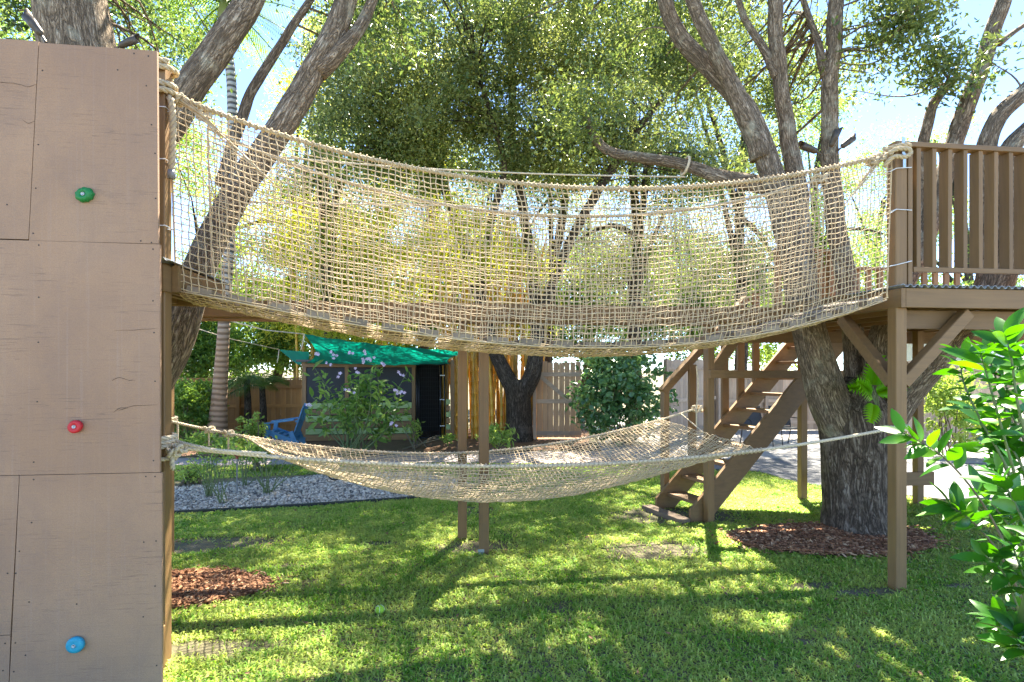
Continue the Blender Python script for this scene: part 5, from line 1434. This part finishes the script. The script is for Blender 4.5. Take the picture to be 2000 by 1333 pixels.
for si, s_ in enumerate(STM):
    q = catmull(L_(s_), 10); T, Nn, B = frames(q)
    m = MB(); m.tube(q, np.linspace(.007, .0028, len(q)), 6); m.build('stem', STEM if si in (0, 4) else GSTEM, fg, smooth=True)
    nlv = 23 if si != 0 else 22
    for j in range(nlv):
        t = (.42 if si not in (0, 4) else .70)+(.58 if si not in (0, 4) else .30)*(j/(nlv-1))**.75; k = min(len(q)-1, int(t*(len(q)-1))); a = j*2.4+si
        lean = .35+.9*max(0, t-.85)/.15
        d = T[k]*lean+(Nn[k]*math.cos(a)+B[k]*math.sin(a))*1.0+np.array([0, 0, .1])
        upv, scl, rol = (random.gauss(0, .3), -.25, 1), random.uniform(.45, 1.18), random.gauss(0, .45)
        if si < 13: leaf_obj(random.choice(lds), q[k], d, upv, scl, fg, rol)
        else:
            V_, F4_, F3_ = leaf_shape(.135, .05, 6, random.choice((.08, .2, .32)), .22)
            M_ = np.array(orient(d, upv, rol))[:3, :3]*scl
            bulk.add(V_ @ M_.T+q[k], F4_, F3_)
bulk.build('foliage', FGLEAF, fg, smooth=True)['kind'] = 'stuff'

# ------------------------------------------------------------------ mulch chips, lawn, litter
def chips(name, poly, n, mat, lab, z=.012, L=.055, hgt=.045):
    p = scatter(poly, n); c_ = np.asarray(poly)[:, :2].mean(0); p = c_+(p-c_)*np.where(rng.random((n, 1)) < .16, 1+.28*rng.random((n, 1))**1.5, 1.0); a = rng.random(n)*6.283; el = rng.normal(size=n)*.25
    l = L*(.4+rng.random(n)); w = .006*(.6+rng.random(n)); t = .003
    d = np.stack([np.cos(a)*np.cos(el), np.sin(a)*np.cos(el), np.sin(el)], 1); s_ = np.stack([-np.sin(a), np.cos(a), rng.normal(size=n)*.3], 1); u_ = np.cross(d, s_)
    C = np.stack([p[:, 0], p[:, 1], z+.004+rng.random(n)*hgt*.6], 1)
    V = np.zeros((n, 8, 3))
    for k, (i, j, h) in enumerate([(-1, -1, -1), (1, -1, -1), (1, 1, -1), (-1, 1, -1), (-1, -1, 1), (1, -1, 1), (1, 1, 1), (-1, 1, 1)]):
        V[:, k] = C+d*(i*l/2*(1-.3*(j > 0)))[:, None]+s_*(j*w)[:, None]+u_*(h*t)
    F = (BOXF[None]+np.arange(n)[:, None, None]*8).reshape(-1, 4)
    o = mesh_obj(name, V.reshape(-1, 3), [F], mat, attrs={'rnd': ('FACE', 'FLOAT', np.repeat(rng.random(n), 6))}); return tag(o, lab, 'mulch', kind='stuff')
m, nt, b = nmat('mulch_chip'); at = N(nt, 'ShaderNodeAttribute'); at.attribute_name = 'rnd'
nt.links.new(ramp(nt, at.outputs['Fac'], [(0, (.10, .042, .016)), (.5, (.25, .105, .045)), (.85, (.40, .20, .095)), (1, (.62, .42, .24))]), b.inputs['Base Color']); b.inputs['Roughness'].default_value = .85; MCH = m
chips('mulch_chips', MUL_R, 6500, MCH, 'red-brown bark mulch ring round the deck oak')
chips('mulch_chips', MUL_L, 6500, MCH, 'red-brown bark mulch beside the climbing wall post')

LAWN = [G(-100, 1020), G(330, 1006), G(560, 993), G(880, 970), G(930, 951), G(870, 930), G(760, 922), G(640, 926), G(330, 940), G(100, 940), G(100, 912), G(580, 909), G(860, 905), G(1100, 907), G(1300, 909), G(1400, 919), G(1480, 923), G(1560, 945), G(1650, 956), G(1750, 967), G(1900, 986), G(2300, 1061), (4.6, 1.6, 0), (1.0, 1.6, 0), (-2.4, 1.9, 0)]
LAWN = np.array([p[:2] for p in LAWN])
BARE = [(G(420, 1062), .62, .20), (G(1325, 1008), .75, .30), (G(1270, 1075), .45, .22), (G(930, 1068), .35, .18), (G(1590, 1145), .18, .07), (G(1695, 1158), .25, .07), (G(1870, 1145), .10, .04), (G(400, 1268), .45, .09), (G(740, 1062), .12, .05), (G(330, 1075), .3, .15), (G(1575, 1255), .05, .03), (G(1440, 1172), .08, .03)]
n = 480000
pp = scatter(LAWN, n)
dist = np.hypot(pp[:, 0], pp[:, 1])
keep = rng.random(n) < np.clip(1.25-(dist-3)*.075, .55, 1.0)
keep &= ~inside(pp, MUL_R*1.0) & ~inside(pp, MUL_L)
nz_ = np.array([mnoise.noise(Vector((x*1.1, y*1.1, 3))) +.6*mnoise.noise(Vector((x*5, y*5, 8))) for x, y in pp])
thin = np.clip((nz_-.30)*1.8, 0, .9)
keep &= rng.random(n) > thin
for c, rx, ry in BARE:
    e = ((pp[:, 0]-c[0])/(rx*1.3))**2+((pp[:, 1]-c[1])/(ry*1.3))**2+nz_*.6
    keep &= rng.random(n) < np.clip(e-.35, .06, 1)
dry = (pp[:, 1] > 9.6) & (pp[:, 0] < .6)
keep &= ~(dry & (rng.random(n) < .55))
pp = pp[keep]; nz_ = nz_[keep]; n = len(pp); dist = np.hypot(pp[:, 0], pp[:, 1])
a = rng.random(n)*6.283; lean = .45+.95*rng.random(n)
L = .052*(.4+1.0*rng.random(n)**1.3)*(1+.35*nz_); W = .0040*(.7+.6*rng.random(n))*(1+np.clip(dist-4, 0, 6)*.12)
d = np.stack([np.cos(a), np.sin(a), np.zeros(n)], 1); s_ = np.stack([-np.sin(a), np.cos(a), np.zeros(n)], 1)
B0 = np.stack([pp[:, 0], pp[:, 1], np.zeros(n)], 1)
M0 = B0+d*(L*lean*.35)[:, None]+UZ*(L*(.62-.28*lean))[:, None]; T0 = B0+d*(L*lean*1.05)[:, None]+UZ*(L*np.maximum(.08, .85-.62*lean))[:, None]
V = np.stack([B0-s_*W[:, None]*.8, B0+s_*W[:, None]*.8, M0+s_*W[:, None], M0-s_*W[:, None], T0], 1).reshape(-1, 3)
k = np.arange(n)[:, None]*5
o = mesh_obj('lawn_grass', V, [k+np.array([[0, 1, 2, 3]]), k+np.array([[3, 2, 4]])], GRASS, smooth=True, attrs={'rnd': ('FACE', 'FLOAT', np.concatenate([rng.random(n)]*2))})
tag(o, 'short dense green lawn grass with thin bare patches', 'grass', kind='stuff')
# fallen leaves
pp = scatter(LAWN, 800); C = np.stack([pp[:, 0], pp[:, 1], .03+.015*rng.random(len(pp))], 1)
V, F = leaf_mesh_arrays(C, .055, .025); V[:, 2] = .02+(V[:, 2]-.02)*.35
DRYL = plain('dry_leaf', (.20, .11, .05), .8, 0, .5, 3, 0)
tag(mesh_obj('leaf_litter', V, [F], DRYL), 'brown fallen leaves scattered over the lawn', 'leaves', kind='stuff')
